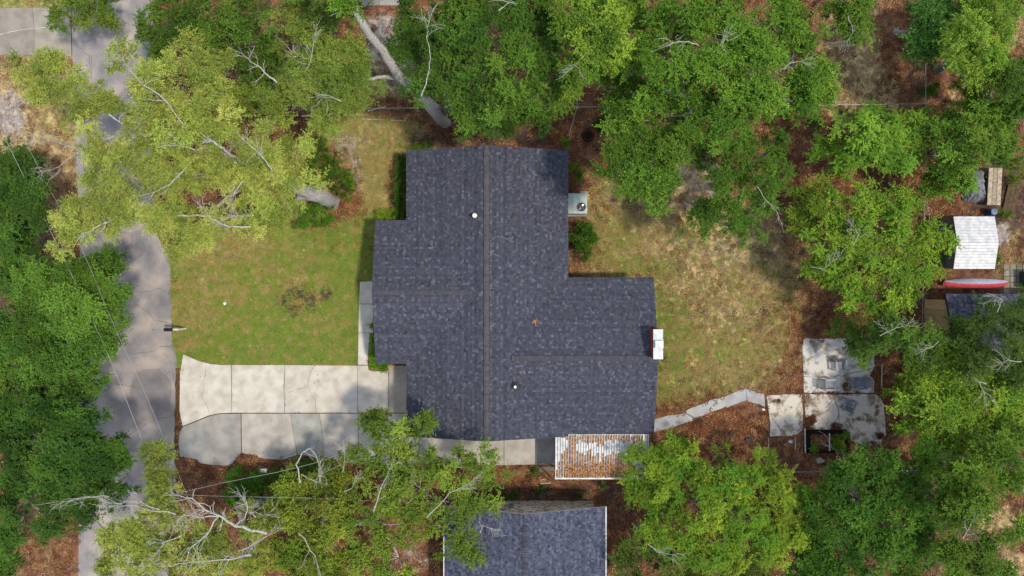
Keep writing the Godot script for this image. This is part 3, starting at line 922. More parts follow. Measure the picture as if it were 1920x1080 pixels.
	part(c0, "flue_collar", M.white_metal, cn)
	var c1 := MB.new()
	c1.bx(Vector3(8.19, 4.74, 3.135), Vector3(0.46, 0.04, 0.42), wm)
	part(c1, "flue_cap", M.white_metal, cn)
	# vents
	var white := srgb(232, 232, 230); var dark := srgb(44, 44, 46)
	pipe_vent("vent_pipe", "white capped vent pipe beside the long roof ridge", 890, 404, 3.75, 0.07, 0.35, white, srgb(56, 56, 58), true)
	pipe_vent("vent_pipe", "white topped vent pipe with black flashing near short ridge", 966, 726, 3.62, 0.075, 0.45, white, srgb(30, 30, 32), false)
	pipe_vent("vent_pipe", "small dark vent pipe with grey flashing on north slope", 963, 407, 3.55, 0.05, 0.25, dark, srgb(62, 64, 66), false)
	pipe_vent("vent_pipe", "tiny black vent pipe close to the eave above round shrub", 1048, 472, 2.78, 0.04, 0.15, srgb(20, 20, 20), srgb(60, 62, 72), false)

func make_patio_cover() -> void:
	var t := thing("patio_cover", Vector3(5.3, 0, 9.9), "white ribbed metal patio cover half buried in brown leaves", "patio cover")
	var off := -t.position
	var x0 := 2.56; var x1 := 8.02; var z0 := 8.45; var z1 := 11.22
	var y0 := 2.42; var y1 := 2.26
	var n := 36
	var step := (x1 - x0) / n
	var wm := srgb(200, 200, 198)
	var leaves := Scatter.new()
	var nz := noise(77, 0.35, 2)
	var tops := [3, 3, 4, 3, 4, 3, 3, 3, 3, 3, 3, 3, 4, 3]
	for i in n:
		var x := x0 + i * step
		var b := MB.new()
		# pan: flat bottom with two upright ribs
		b.quad(Vector3(x + 0.02, y0, z0), Vector3(x + step - 0.02, y0, z0), Vector3(x + step - 0.02, y1, z1), Vector3(x + 0.02, y1, z1), wm, Vector3.UP)
		b.bar(Vector3(x + 0.012, y0 + 0.03, z0), Vector3(x + 0.012, y1 + 0.03, z1), 0.022, 0.065, wm)
		part(b, "roof_pan", M.white_metal, t, off)
		# leaves that lie in this pan: from the house end and from the gutter end, to a height of its own
		var lo := 0.08 + rng.randf() * 0.12          # covered at the house end
		var hi := 0.46 + 0.17 * nz.get_noise_1d(i * 1.7) + rng.randf_range(-0.07, 0.07)
		if i < 2: lo = 0.0; hi = 0.62 + 0.2 * (1 - i)
		elif i < 4: lo = 0.05; hi = 0.55 - 0.06 * i
		elif i in [4, 5, 6, 7]: lo = 0.5 if i != 4 else 0.1; hi = 0.3
		elif i in [16, 18]: lo = 0.26; hi = 0.42
		elif i > 29: lo = 0.1 + rng.randf() * 0.12; hi = 0.66 + rng.randf() * 0.12
		elif i > 26: hi = 0.6
		if i >= 34: hi = 0.95; lo = 0.0
		var m := 135
		for k in m:
			var f := float(k) / m + rng.randf_range(-0.01, 0.01)
			if f > lo and f < hi: continue
			if f < 0.0 or f > 0.99: continue
			var pz := lerpf(z0 + 0.25, z1, f)
			var col: Color = litter_cols[[1, 3, 6, 1, 3, 0, 5, 3][rng.randi() % 8]]
			var wet := 0.75 if nz.get_noise_2d(i * 0.9, pz * 3.0) > 0.25 else 1.05
			leaves.add(Basis.from_euler(Vector3(rng.randf_range(-0.5, 0.5), rng.randf() * TAU, rng.randf_range(-0.4, 0.4))).scaled(Vector3.ONE * rng.randf_range(0.8, 1.35)), Vector3(x + rng.randf_range(0.035, step - 0.03), lerpf(y0, y1, (pz - z0) / (z1 - z0)) + rng.randf_range(0.008, 0.03), pz), col * wet)
			if f > 0.68 and i > 3 and i < 30:
				leaves.add(Basis.from_euler(Vector3(rng.randf_range(-0.6, 0.6), rng.randf() * TAU, rng.randf_range(-0.6, 0.6))).scaled(Vector3.ONE * rng.randf_range(0.9, 1.5)), Vector3(x + rng.randf() * step, lerpf(y0, y1, (pz - z0) / (z1 - z0)) + rng.randf_range(0.04, 0.085), pz), col)
	var g := MB.new()
	g.bx(Vector3((x0 + x1) / 2, y1 - 0.02, z1 + 0.05), Vector3(x1 - x0 + 0.04, 0.13, 0.09), wm)
	part(g, "gutter", M.white_metal, t, off)
	for sx in [x0 + 0.02, x1 + 0.02]:
		var e := MB.new()
		e.bar(Vector3(sx, y0 + 0.02, z0), Vector3(sx, y1 + 0.02, z1), 0.04, 0.1, wm)
		part(e, "side_trim", M.white_metal, t, off)
	for px in [x0 + 0.1, (x0 + x1) / 2, x1 - 0.1]:
		var q := MB.new()
		q.bx(Vector3(px, y1 / 2 - 0.04, z1 - 0.1), Vector3(0.08, y1 - 0.08, 0.08), wm)
		part(q, "post", M.white_metal, t, off)
	var ds := MB.new()
	ds.bar(Vector3(x0 - 0.02, y1 - 0.1, z1 + 0.05), Vector3(x0 - 0.2, 0.05, z1 + 0.5), 0.06, 0.05, srgb(190, 188, 184))
	part(ds, "downspout", M.white_metal, t, off)
	var l := leaves.node(fallen_leaf, M.litter)
	l.name = numbered("leaf_drift")
	add_child(l)
	tag(l, "brown leaves drifted in the pans of the metal patio cover", "leaves", "", "stuff")

func make_neighbours() -> void:
	# house to the south
	var h := thing("neighbour_house", Vector3(0.7, 0, 18.0), "neighbouring house with mottled tan brick gable and slate-blue shingle roof", "house")
	var off := -h.position
	var cols := [srgb(76, 80, 96), srgb(94, 98, 116), srgb(64, 66, 80), srgb(84, 88, 104)]
	var r := gable(h, 2, 12.86, 30.0, 0.76, 4.72, E, 1.32, cols, 0.55, srgb(205, 203, 198))
	ridge_caps(r, 2, 13.5, 20.0, 0.76, E + 1.32, 0.28, 0.3, srgb(74, 76, 86), 0.17)
	r.position = off
	var w := MB.new()
	w.prism(PackedVector2Array([Vector2(-3.4, 13.3), Vector2(5.0, 13.3), Vector2(5.0, 29.6), Vector2(-3.4, 29.6)]), 0, E - 0.02, srgb(150, 136, 118))
	w.tri(Vector3(-3.8, E - 0.03, 13.3), Vector3(5.3, E - 0.03, 13.3), Vector3(0.76, E + 1.24, 13.3), srgb(150, 136, 118))
	part(w, "wall", M.brick, h, off)
	mark_hard(PackedVector2Array([Vector2(-3.4, 13.3), Vector2(5.0, 13.3), Vector2(5.0, 29.6), Vector2(-3.4, 29.6)]))
	bricks(h, Vector3(-3.4, 0, 13.3), Vector3.RIGHT, Vector3.FORWARD, 8.4, func(x): return E - 0.1 + 1.2 * (1.0 - absf(x - 4.16) / 4.5), [srgb(228, 214, 192), srgb(204, 186, 160), srgb(236, 226, 208), srgb(136, 118, 104), srgb(220, 202, 176), srgb(180, 160, 140)])
	h.get_child(-1).position = off
	for s in [-1.0, 1.0]:
		var g := MB.new()
		g.bx(Vector3(0.76 + s * 4.76, E - 0.06, 21.4), Vector3(0.07, 0.12, 17.1), srgb(214, 212, 206))
		part(g, "gutter", M.white_metal, h, off)
	var mt := MB.new()
	mt.bx(Vector3(-0.05, 1.3, 13.18), Vector3(0.24, 0.4, 0.16), srgb(120, 124, 130))
	part(mt, "meter_box", M.metal, h, off)
	var vp := MB.new()
	vp.tube(PackedVector3Array([Vector3(5.56, 2.3, 14.2), Vector3(5.56, 2.3, 15.0)]), PackedFloat32Array([0.05, 0.05]), 8, srgb(200, 198, 190))
	part(vp, "bracket", M.white_metal, h, off)
	# house to the east, tan panelled wall
	var e := thing("tan_house", Vector3(31, 0, 2.6), "house with tan grooved panel wall and dark slate roof behind oak leaves", "house")
	off = -e.position
	var er := gable(e, 0, 25.45, 42.0, 2.75, 2.4, E, 0.75, [srgb(72, 74, 86), srgb(88, 90, 102), srgb(60, 62, 72)], 0.5, srgb(66, 66, 72))
	ridge_caps(er, 0, 25.5, 31.0, 2.75, E + 0.75, 0.31, 0.3, srgb(70, 72, 80), 0.16)
	er.position = off
	var ew := MB.new()
	ew.prism(PackedVector2Array([Vector2(25.8, 0.7), Vector2(41.6, 0.7), Vector2(41.6, 4.8), Vector2(25.8, 4.8)]), 0, E - 0.02, srgb(96, 82, 60))
	part(ew, "wall", M.wood, e, off)
	mark_hard(PackedVector2Array([Vector2(25.8, 0.7), Vector2(41.6, 0.7), Vector2(41.6, 4.8), Vector2(25.8, 4.8)]))
	for k in 14:
		var bd := MB.new()
		var g := rng.randf_range(0.9, 1.08)
		bd.bx(Vector3(25.79, 1.29, 0.85 + k * 0.29), Vector3(0.05, 2.56, 0.283), srgb(206 * g, 178 * g, 132 * g))
		part(bd, "wall_board", M.plain, e, off)

func make_shed() -> void:
	var t := thing("metal_shed", Vector3(27.5, 0, -2.7), "small grey shed with a bright white ribbed metal gable roof", "shed")
	var off := -t.position
	var wl := MB.new()
	wl.prism(PackedVector2Array([Vector2(26.42, -4.15), Vector2(28.65, -4.15), Vector2(28.65, -1.25), Vector2(26.42, -1.25)]), 0, 1.98, srgb(112, 114, 104))
	part(wl, "wall", M.plain, t, off)
	var wm := srgb(190, 192, 196)
	var mid := -2.7; var half := 1.56; var y := 2.0; var rise := 0.34
	for s in [-1.0, 1.0]:
		for k in 9:
			var b := MB.new()
			var f0 := k / 9.0; var f1 := (k + 0.95) / 9.0
			var za: float = mid + s * half * (1.0 - f0); var zb: float = mid + s * half * (1.0 - f1)
			var ya := y + rise * f0; var yb := y + rise * f1
			var lift := 0.03
			var g := rng.randf_range(0.92, 1.0)
			var c := Color(wm.r * g, wm.g * g, wm.b * g)
			b.quad(Vector3(26.3, ya + lift, za), Vector3(28.76, ya + lift, za), Vector3(28.76, yb, zb), Vector3(26.3, yb, zb), c, Vector3.UP)
			b.quad(Vector3(26.3, ya - 0.02, za), Vector3(28.76, ya - 0.02, za), Vector3(28.76, ya + lift, za), Vector3(26.3, ya + lift, za), c, Vector3(0, 0, s))
			part(b, "roof_sheet", M.white_metal, t, off)
	var gb := MB.new()
	for x in [26.44, 28.63]:
		gb.tri(Vector3(x, 1.97, mid - half + 0.1), Vector3(x, 1.97, mid + half - 0.1), Vector3(x, 2.3, mid), srgb(112, 114, 104))
	part(gb, "gable_end", M.plain, t, off)
	var d := MB.new()
	d.bx(Vector3(27.5, 0.95, -1.23), Vector3(0.8, 1.85, 0.04), srgb(130, 130, 122))
	part(d, "door", M.plain, t, off)

# ---------------------------------------------------------------- trees and shrubs

var sprays := []             # per kind: three variants of a leafy spray about 0.6 m in radius

func make_sprays() -> void:
	# 0 oak, 1 oak in flower (green leaves and pale hanging catkins), 2 fine leaves, 3 shrub tuft
	for kind in 4:
		var set := []
		for variant in 3:
			var b := MB.new()
			var twigs: int = [17, 17, 19, 8][kind]
			for t in twigs:
				var d := Vector3(rng.randfn(), absf(rng.randfn()) * 0.75 - 0.18, rng.randfn()).normalized()
				var reach: float = rng.randf_range(0.35, 0.75) if kind != 3 else rng.randf_range(0.12, 0.3)
				var sag := Vector3(rng.randfn(), rng.randfn() - 0.3, rng.randfn()) * 0.12
				var n: int = [22, 22, 34, 16][kind]
				for k in n:
					var f := 0.25 + 0.75 * (k + rng.randf()) / n
					var o := d * reach * f + sag * f * f + Vector3(rng.randfn(), rng.randfn(), rng.randfn()) * (0.04 if kind != 3 else 0.025)
					var dir := (d * 0.7 + Vector3(rng.randfn(), rng.randfn() * 0.6, rng.randfn()) * 0.8)
					var ln: float = [0.115, 0.12, 0.085, 0.075][kind] * rng.randf_range(0.7, 1.3)
					var wd: float = ln * [0.27, 0.2, 0.24, 0.27][kind]
					var g := rng.randf_range(0.38, 0.8)
					var c := Color(g * rng.randf_range(0.9, 1.1), g, g * rng.randf_range(0.85, 1.1))
					if kind == 1 and f > 0.55 and rng.randf() < 0.55:
						c = Color(0.98, 0.93, 0.98) * rng.randf_range(0.85, 1.0)
						wd = 0.016
						ln = 0.13
						dir.y -= 0.5
					dir = dir.normalized()
					var side := dir.cross(Vector3.UP + Vector3(rng.randfn(), 0, rng.randfn()) * 0.6).normalized() * wd
					var up := side.cross(dir).normalized()
					if up.y < 0: up = -up
					b.tri(o, o + dir * ln * 0.5 + side + up * 0.01, o + dir * ln, c, up)
					b.tri(o, o + dir * ln, o + dir * ln * 0.5 - side + up * 0.01, c, up)
			set.append(b.mesh())
		sprays.append(set)

var pale_bark := Color(0.42, 0.40, 0.365)
var grey_bark := Color(0.24, 0.22, 0.20)

func curve_to(a: Vector3, b: Vector3, steps: int, bend: float) -> PackedVector3Array:
	var out := PackedVector3Array()
	var l := a.distance_to(b)
	var off := Vector3(rng.randfn(), rng.randfn() * 0.5 + 0.3, rng.randfn()) * bend * l
	for i in steps + 1:
		var f := float(i) / steps
		var p := a.lerp(b, f) + off * 4.0 * f * (1.0 - f)
		if i > 0 and i < steps: p += Vector3(rng.randfn(), rng.randfn(), rng.randfn()) * 0.03 * l / steps
		out.append(p)
	return out

func taper(n: int, r0: float, r1: float) -> PackedFloat32Array:
	var out := PackedFloat32Array()
	for i in n: out.append(lerpf(r0, r1, pow(float(i) / maxi(n - 1, 1), 0.8)))
	return out

func put_spray(sc: Array, p: Vector3, lean: Vector3, size: float, flat: float, col: Color) -> void:
	var up := (Vector3.UP + lean * 0.55 + Vector3(rng.randfn(), 0, rng.randfn()) * 0.22).normalized()
	var x := up.cross(Vector3(rng.randfn(), rng.randfn(), rng.randfn())).normalized()
	sc[rng.randi() % sc.size()].add(Basis(x * size * rng.randf_range(0.85, 1.2), up * size * flat, x.cross(up) * size), p, col)

func put_foliage(t: Node3D, sc: Array, kind: int, called: String) -> void:
	for k in sc.size():
		if sc[k].count == 0: continue
		var n: MultiMeshInstance3D = sc[k].node(sprays[kind][k % sprays[kind].size()], M.leaf)
		n.name = called
		t.add_child(n, true)
		n.set_meta("kind", "stuff")

# lobes: [px, py, r in px, height]; base in ground px
func tree(called: String, label: String, group: String, lobes: Array, o: Dictionary) -> Node3D:
	var z0: float = o.get("z", 9.0)
	var cen := Vector3.ZERO
	var L := []
	# the crown is a dome: lobes far from its middle hang lower
	var mid := Vector2.ZERO
	for l in lobes: mid += Vector2(l[0], l[1]) / lobes.size()
	var reach := 1.0
	for l in lobes: reach = maxf(reach, Vector2(l[0], l[1]).distance_to(mid))
	var low: float = o.get("low", z0 * 0.62)
	for l in lobes:
		var fd := Vector2(l[0], l[1]).distance_to(mid) / reach
		var z: float = (l[3] if l.size() > 3 else lerpf(z0, low, fd * fd) + rng.randf_range(-0.5, 0.5))
		var c := at(l[0], l[1], z)
		var r: float = l[2] * (CAM_Y - z) / FOCAL
		L.append([c, r])
		cen += c
	cen /= L.size()
	var base: Vector3
	if o.has("base"): base = at(o.base[0], o.base[1])
	else: base = Vector3(cen.x, 0, cen.z)
	var t := thing(called, base, label, o.get("cat", "tree"), group)
	var tr: float = o.get("r", 0.28)
	var bark: Color = o.get("bark", grey_bark)
	var many: float = o.get("twiggy", 0.6)
	var trunk := MB.new()
	var fork: Vector3
	if o.has("trunk"):
		var tp := PackedVector3Array()
		for q in o.trunk: tp.append(at(q[0], q[1], q[2]) - base)
		var dense := PackedVector3Array()
		for k in tp.size() - 1:
			for i in 4: dense.append(tp[k].lerp(tp[k + 1], i / 4.0) + Vector3(rng.randfn(), 0, rng.randfn()) * 0.04)
		dense.append(tp[-1])
		trunk.tube(dense, taper(dense.size(), tr, tr * o.get("tip", 0.5)), 10, bark, 0.09, rng)
		fork = tp[-1]
	else:
		fork = Vector3((cen.x - base.x) * 0.45, cen.y * 0.42, (cen.z - base.z) * 0.45)
		var pts := curve_to(Vector3(0, -0.15, 0), fork, 6, 0.04)
		var rr := taper(pts.size(), tr, tr * 0.75)
		rr[0] = tr * 1.5
		trunk.tube(pts, rr, 9, bark, 0.08, rng)
	part(trunk, "trunk", M.bark, t)
	# limbs grow from the nearest limb already there
	var nodes := [[fork, tr * 0.62, 0.0]]
	L.sort_custom(func(a, b): return (a[0] - base - fork).length_squared() < (b[0] - base - fork).length_squared())
	var sc := [Scatter.new(), Scatter.new(), Scatter.new()]
	var c0: Color = o.get("col", srgb(78, 106, 40)); var c1: Color = o.get("col2", c0)
	var dens: float = o.get("dens", 1.0)
	var size: float = o.get("size", 1.0)
	var flat: float = o.get("flat", 0.8)
	var blue: float = o.get("blue", 0.84)
	for l in L:
		var c: Vector3 = l[0] - base
		var r: float = l[1]
		var hub := c - Vector3.UP * r * 0.35
		var bi := 0; var bd := 1e9
		for k in nodes.size():
			var d: float = hub.distance_to(nodes[k][0]) + nodes[k][2] * 0.25
			if d < bd: bd = d; bi = k
		var par: Array = nodes[bi]
		var r0: float = maxf(par[1] * 0.8, 0.035)
		var lim := MB.new()
		var pts := curve_to(par[0], hub, 5, 0.07)
		lim.tube(pts, taper(pts.size(), r0, r0 * 0.62), 6, bark, 0.06, rng)
		nodes.append([hub, r0 * 0.62, par[2] + par[0].distance_to(hub)])
		# foliage hangs in billows, each a cluster of sprays, with gaps between them
		var billows := int(3.0 + r * r * 3.2)
		for j in billows:
			var d := Vector3(rng.randfn(), absf(rng.randfn()) * 0.9 - 0.4, rng.randfn()).normalized()
			var bc := c + Vector3(d.x, d.y * 0.75, d.z) * r * (0.22 + 0.6 * pow(rng.randf(), 0.5))
			var col := c0.lerp(c1, rng.randf())
			var f := 1.15 * rng.randf_range(0.68, 1.25)
			var wide := rng.randf_range(0.2, 0.42)
			for k in int(rng.randf_range(3.6, 6.2) * dens + 0.5):
				var e := Vector3(rng.randfn(), rng.randfn() * 0.6, rng.randfn()) * wide
				var g := f * rng.randf_range(0.9, 1.1)
				put_spray(sc, bc + e, (d + e).normalized(), size * rng.randf_range(0.55, 1.0), flat, Color(col.r * g * rng.randf_range(0.93, 1.08), col.g * g, col.b * g * blue))
			var tp := curve_to(hub.lerp(bc, 0.1), bc, 3, 0.1)
			lim.tube(tp, taper(tp.size(), 0.03, 0.009), 4, bark)
		part(lim, "limb", M.bark, t)
	put_foliage(t, sc, o.get("sprig", 0), "crown")
	var few := not o.has("twiggy")
	var bi2 := 0
	for br in o.get("bare", []):
		bi2 += 1
		if few and bi2 % 2 == 0: continue
		bare(t, base, br[0], br[1] * (0.75 if few else 0.85), br[2] * 0.85, int(ceil(br[3] * many)), o.get("sink", 0.55))
	return t

# a leafless limb: px,py,height points; start and end radius; number of side twigs
func bare(t: Node3D, base: Vector3, pts: Array, r0: float, r1: float, twigs: int, sink := 0.0) -> void:
	var b := MB.new()
	var line := PackedVector3Array()
	for k in range(0, pts.size() - 3, 3):
		var p := at(pts[k], pts[k + 1], pts[k + 2] - sink) - base; var q := at(pts[k + 3], pts[k + 4], pts[k + 5] - sink) - base
		var seg := p.distance_to(q)
		for i in 4: line.append(p.lerp(q, i / 4.0) + (Vector3(rng.randfn(), rng.randfn(), rng.randfn()) * 0.025 * seg if k + i > 0 else Vector3.ZERO))
	line.append(at(pts[-3], pts[-2], pts[-1] - sink) - base)
	b.tube(line, taper(line.size(), r0 * 0.85, r1 * 0.7), 6, pale_bark, 0.08, rng)
	for k in twigs:
		var i := rng.randi_range(line.size() / 4, line.size() - 2)
		var dir := (line[i + 1] - line[i]).normalized()
		twig(b, line[i], (dir + Vector3(rng.randfn(), rng.randfn() * 0.5, rng.randfn()) * 0.75).normalized(), rng.randf_range(0.35, 1.0), lerpf(r0, r1, float(i) / line.size()) * 0.42, 1)
	for k in 3:
		twig(b, line[-1], ((line[-1] - line[-3]).normalized() + Vector3(rng.randfn(), rng.randfn() * 0.4, rng.randfn()) * 0.4).normalized(), rng.randf_range(0.4, 0.9), r1 * 0.8, 1)
	part(b, "bare_branch", M.bark, t)

func twig(b: MB, p: Vector3, d: Vector3, l: float, r: float, depth: int) -> void:
	var pts := curve_to(p, p + d * l, 3, 0.1)
	r = clampf(r, 0.009, 0.04)
	b.tube(pts, taper(pts.size(), r, maxf(r * 0.45, 0.005)), 4, pale_bark)
	if depth > 0:
		for k in 2:
			twig(b, pts[1 + k], (d + Vector3(rng.randfn(), rng.randfn() * 0.5, rng.randfn()) * 0.6).normalized(), l * rng.randf_range(0.4, 0.75), r * 0.6, depth - 1)

func shrub(called: String, label: String, lobes: Array, col: Color, col2: Color, o := {}) -> void:
	var L := []
	var cen := Vector3.ZERO
	for l in lobes:
		var c := at(l[0], l[1], l[3])
		L.append([c, l[2] * (CAM_Y - l[3]) / FOCAL])
		cen += c
	cen /= L.size()
	cen.y = 0
	var t := thing(called, cen, label, o.get("cat", "shrub"), o.get("group", "shrubs round the house"))
	var sc := [Scatter.new(), Scatter.new()]
	for l in L:
		var c: Vector3 = l[0] - cen
		var r: float = l[1]
		for k in 2:
			var st := MB.new()
			var tip := c + Vector3(rng.randfn(), 0, rng.randfn()) * r * 0.5
			tip.y = c.y * rng.randf_range(0.6, 1.0)
			var pts := curve_to(Vector3(c.x + rng.randfn() * 0.06, -0.03, c.z + rng.randfn() * 0.06), tip, 3, 0.08)
			st.tube(pts, taper(pts.size(), 0.03, 0.01), 5, grey_bark)
			part(st, "stem", M.bark, t)
		var n := int((6 + r * r * 20.0) * o.get("clumps", 1.0))
		for k in n:
			var d := Vector3(rng.randfn(), absf(rng.randfn()) * 0.8, rng.randfn()).normalized()
			var cc := c + Vector3(d.x * r, d.y * minf(r, c.y * 0.5), d.z * r) * rng.randf_range(0.45, 0.95)
			var mix := rng.randf()
			var cl := col.lerp(col2, mix) * 1.3 * rng.randf_range(0.8, 1.2)
			cl.b *= 0.6
			put_spray(sc, cc, d, o.get("size", 1.0) * rng.randf_range(0.7, 1.15), 1.0, cl)
			if k % 2 == 0: put_spray(sc, Vector3(cc.x, cc.y * rng.randf_range(0.2, 0.7), cc.z), d, 0.9, 1.0, cl)
	put_foliage(t, sc, 3, "foliage")

func make_shrubs() -> void:
	var dk := srgb(50, 78, 30); var md := srgb(74, 108, 38); var br := srgb(100, 136, 46)
	shrub("round_shrub", "large rounded dark green shrub beside the pale green air conditioner", [[1090, 450, 24, 1.1], [1092, 430, 20, 1.0], [1092, 470, 20, 1.0], [1106, 450, 14, 0.9]], dk, md)
	shrub("hedge", "long clipped dark hedge against the front house wall", [[753, 300, 10, 0.8], [752, 325, 12, 0.8], [751, 350, 12, 0.8], [750, 375, 12, 0.8], [752, 398, 11, 0.8]], dk, md)
	shrub("yellow_shrub", "small bright yellow-green shrub at the corner of the front wall", [[724, 404, 14, 0.7], [714, 406, 9, 0.6], [735, 402, 9, 0.6]], br, srgb(126, 148, 56))
	shrub("walk_hedge", "bright green low hedge between the front walk and wall", [[703, 610, 7, 0.5], [703, 640, 8, 0.5], [703, 665, 9, 0.55], [705, 685, 10, 0.55], [718, 687, 8, 0.5]], srgb(80, 124, 40), srgb(112, 148, 52))
	shrub("azalea_bush", "wide mixed green bush in red litter bed beside pale oak trunk", [[600, 300, 34, 1.3], [630, 310, 28, 1.1], [600, 340, 30, 1.4], [640, 350, 26, 1.0], [575, 300, 26, 1.6], [590, 265, 24, 1.3], [648, 330, 18, 0.9], [560, 340, 24, 1.5]], srgb(52, 84, 34), srgb(96, 124, 46), {"clumps": 0.62})
	shrub("azalea_bush", "low leafy green bush below the foot of the pale oak trunk", [[590, 405, 28, 0.9], [565, 410, 22, 0.9], [615, 402, 18, 0.8], [575, 395, 18, 1.0]], srgb(58, 98, 36), srgb(96, 132, 48), {"clumps": 0.75})
	shrub("drive_shrub", "dense glossy green shrub row along the driveway's ragged edge", [[445, 895, 22, 1.0], [480, 905, 26, 1.1], [470, 925, 26, 1.2], [520, 890, 22, 1.0], [560, 880, 24, 1.0], [600, 882, 22, 0.9], [540, 905, 24, 1.0], [440, 930, 26, 1.3], [500, 935, 26, 1.3]], srgb(48, 92, 34), srgb(84, 128, 44))
	shrub("wall_shrub", "sparse green weeds growing by the north corner of the brick house", [[1080, 315, 10, 0.4], [1088, 330, 8, 0.4], [1062, 270, 8, 0.5], [800, 276, 12, 0.5], [780, 278, 10, 0.5]], md, br, {"clumps": 0.5})
	shrub("fence_shrub", "dark green bush growing against the wire fence by the stump", [[1128, 228, 13, 0.7], [1130, 240, 10, 0.6]], srgb(36, 60, 26), dk)
	shrub("fence_shrub", "bushes growing at the foot of the rear wire fence", [[1445, 222, 12, 0.5], [1530, 235, 12, 0.6], [1650, 215, 20, 0.7], [1600, 212, 16, 0.6], [1480, 215, 12, 0.5], [1735, 175, 14, 0.8], [1750, 165, 12, 0.6]], srgb(52, 78, 34), md, {"clumps": 0.6})
	shrub("bed_weeds", "green weeds sprouting in the black timber planting frame", [[1572, 824, 9, 0.3], [1584, 815, 6, 0.3], [1584, 843, 7, 0.3], [1525, 838, 6, 0.25], [1566, 836, 9, 0.25]], md, br, {"clumps": 0.6})
	shrub("ground_weeds", "low green weeds in the strip between the two houses", [[1090, 925, 8, 0.2], [960, 925, 14, 0.2], [1010, 915, 9, 0.2], [1003, 880, 7, 0.2], [1130, 906, 7, 0.2]], srgb(60, 84, 36), md, {"clumps": 0.4})
	shrub("yard_weeds", "tall green weeds on the far side of shed and planks", [[1900, 330, 18, 0.5], [1912, 305, 16, 0.7], [1870, 490, 10, 0.5], [1885, 395, 10, 0.4], [1760, 455, 14, 0.9], [1765, 490, 14, 0.9]], md, srgb(112, 124, 54), {"clumps": 0.5})

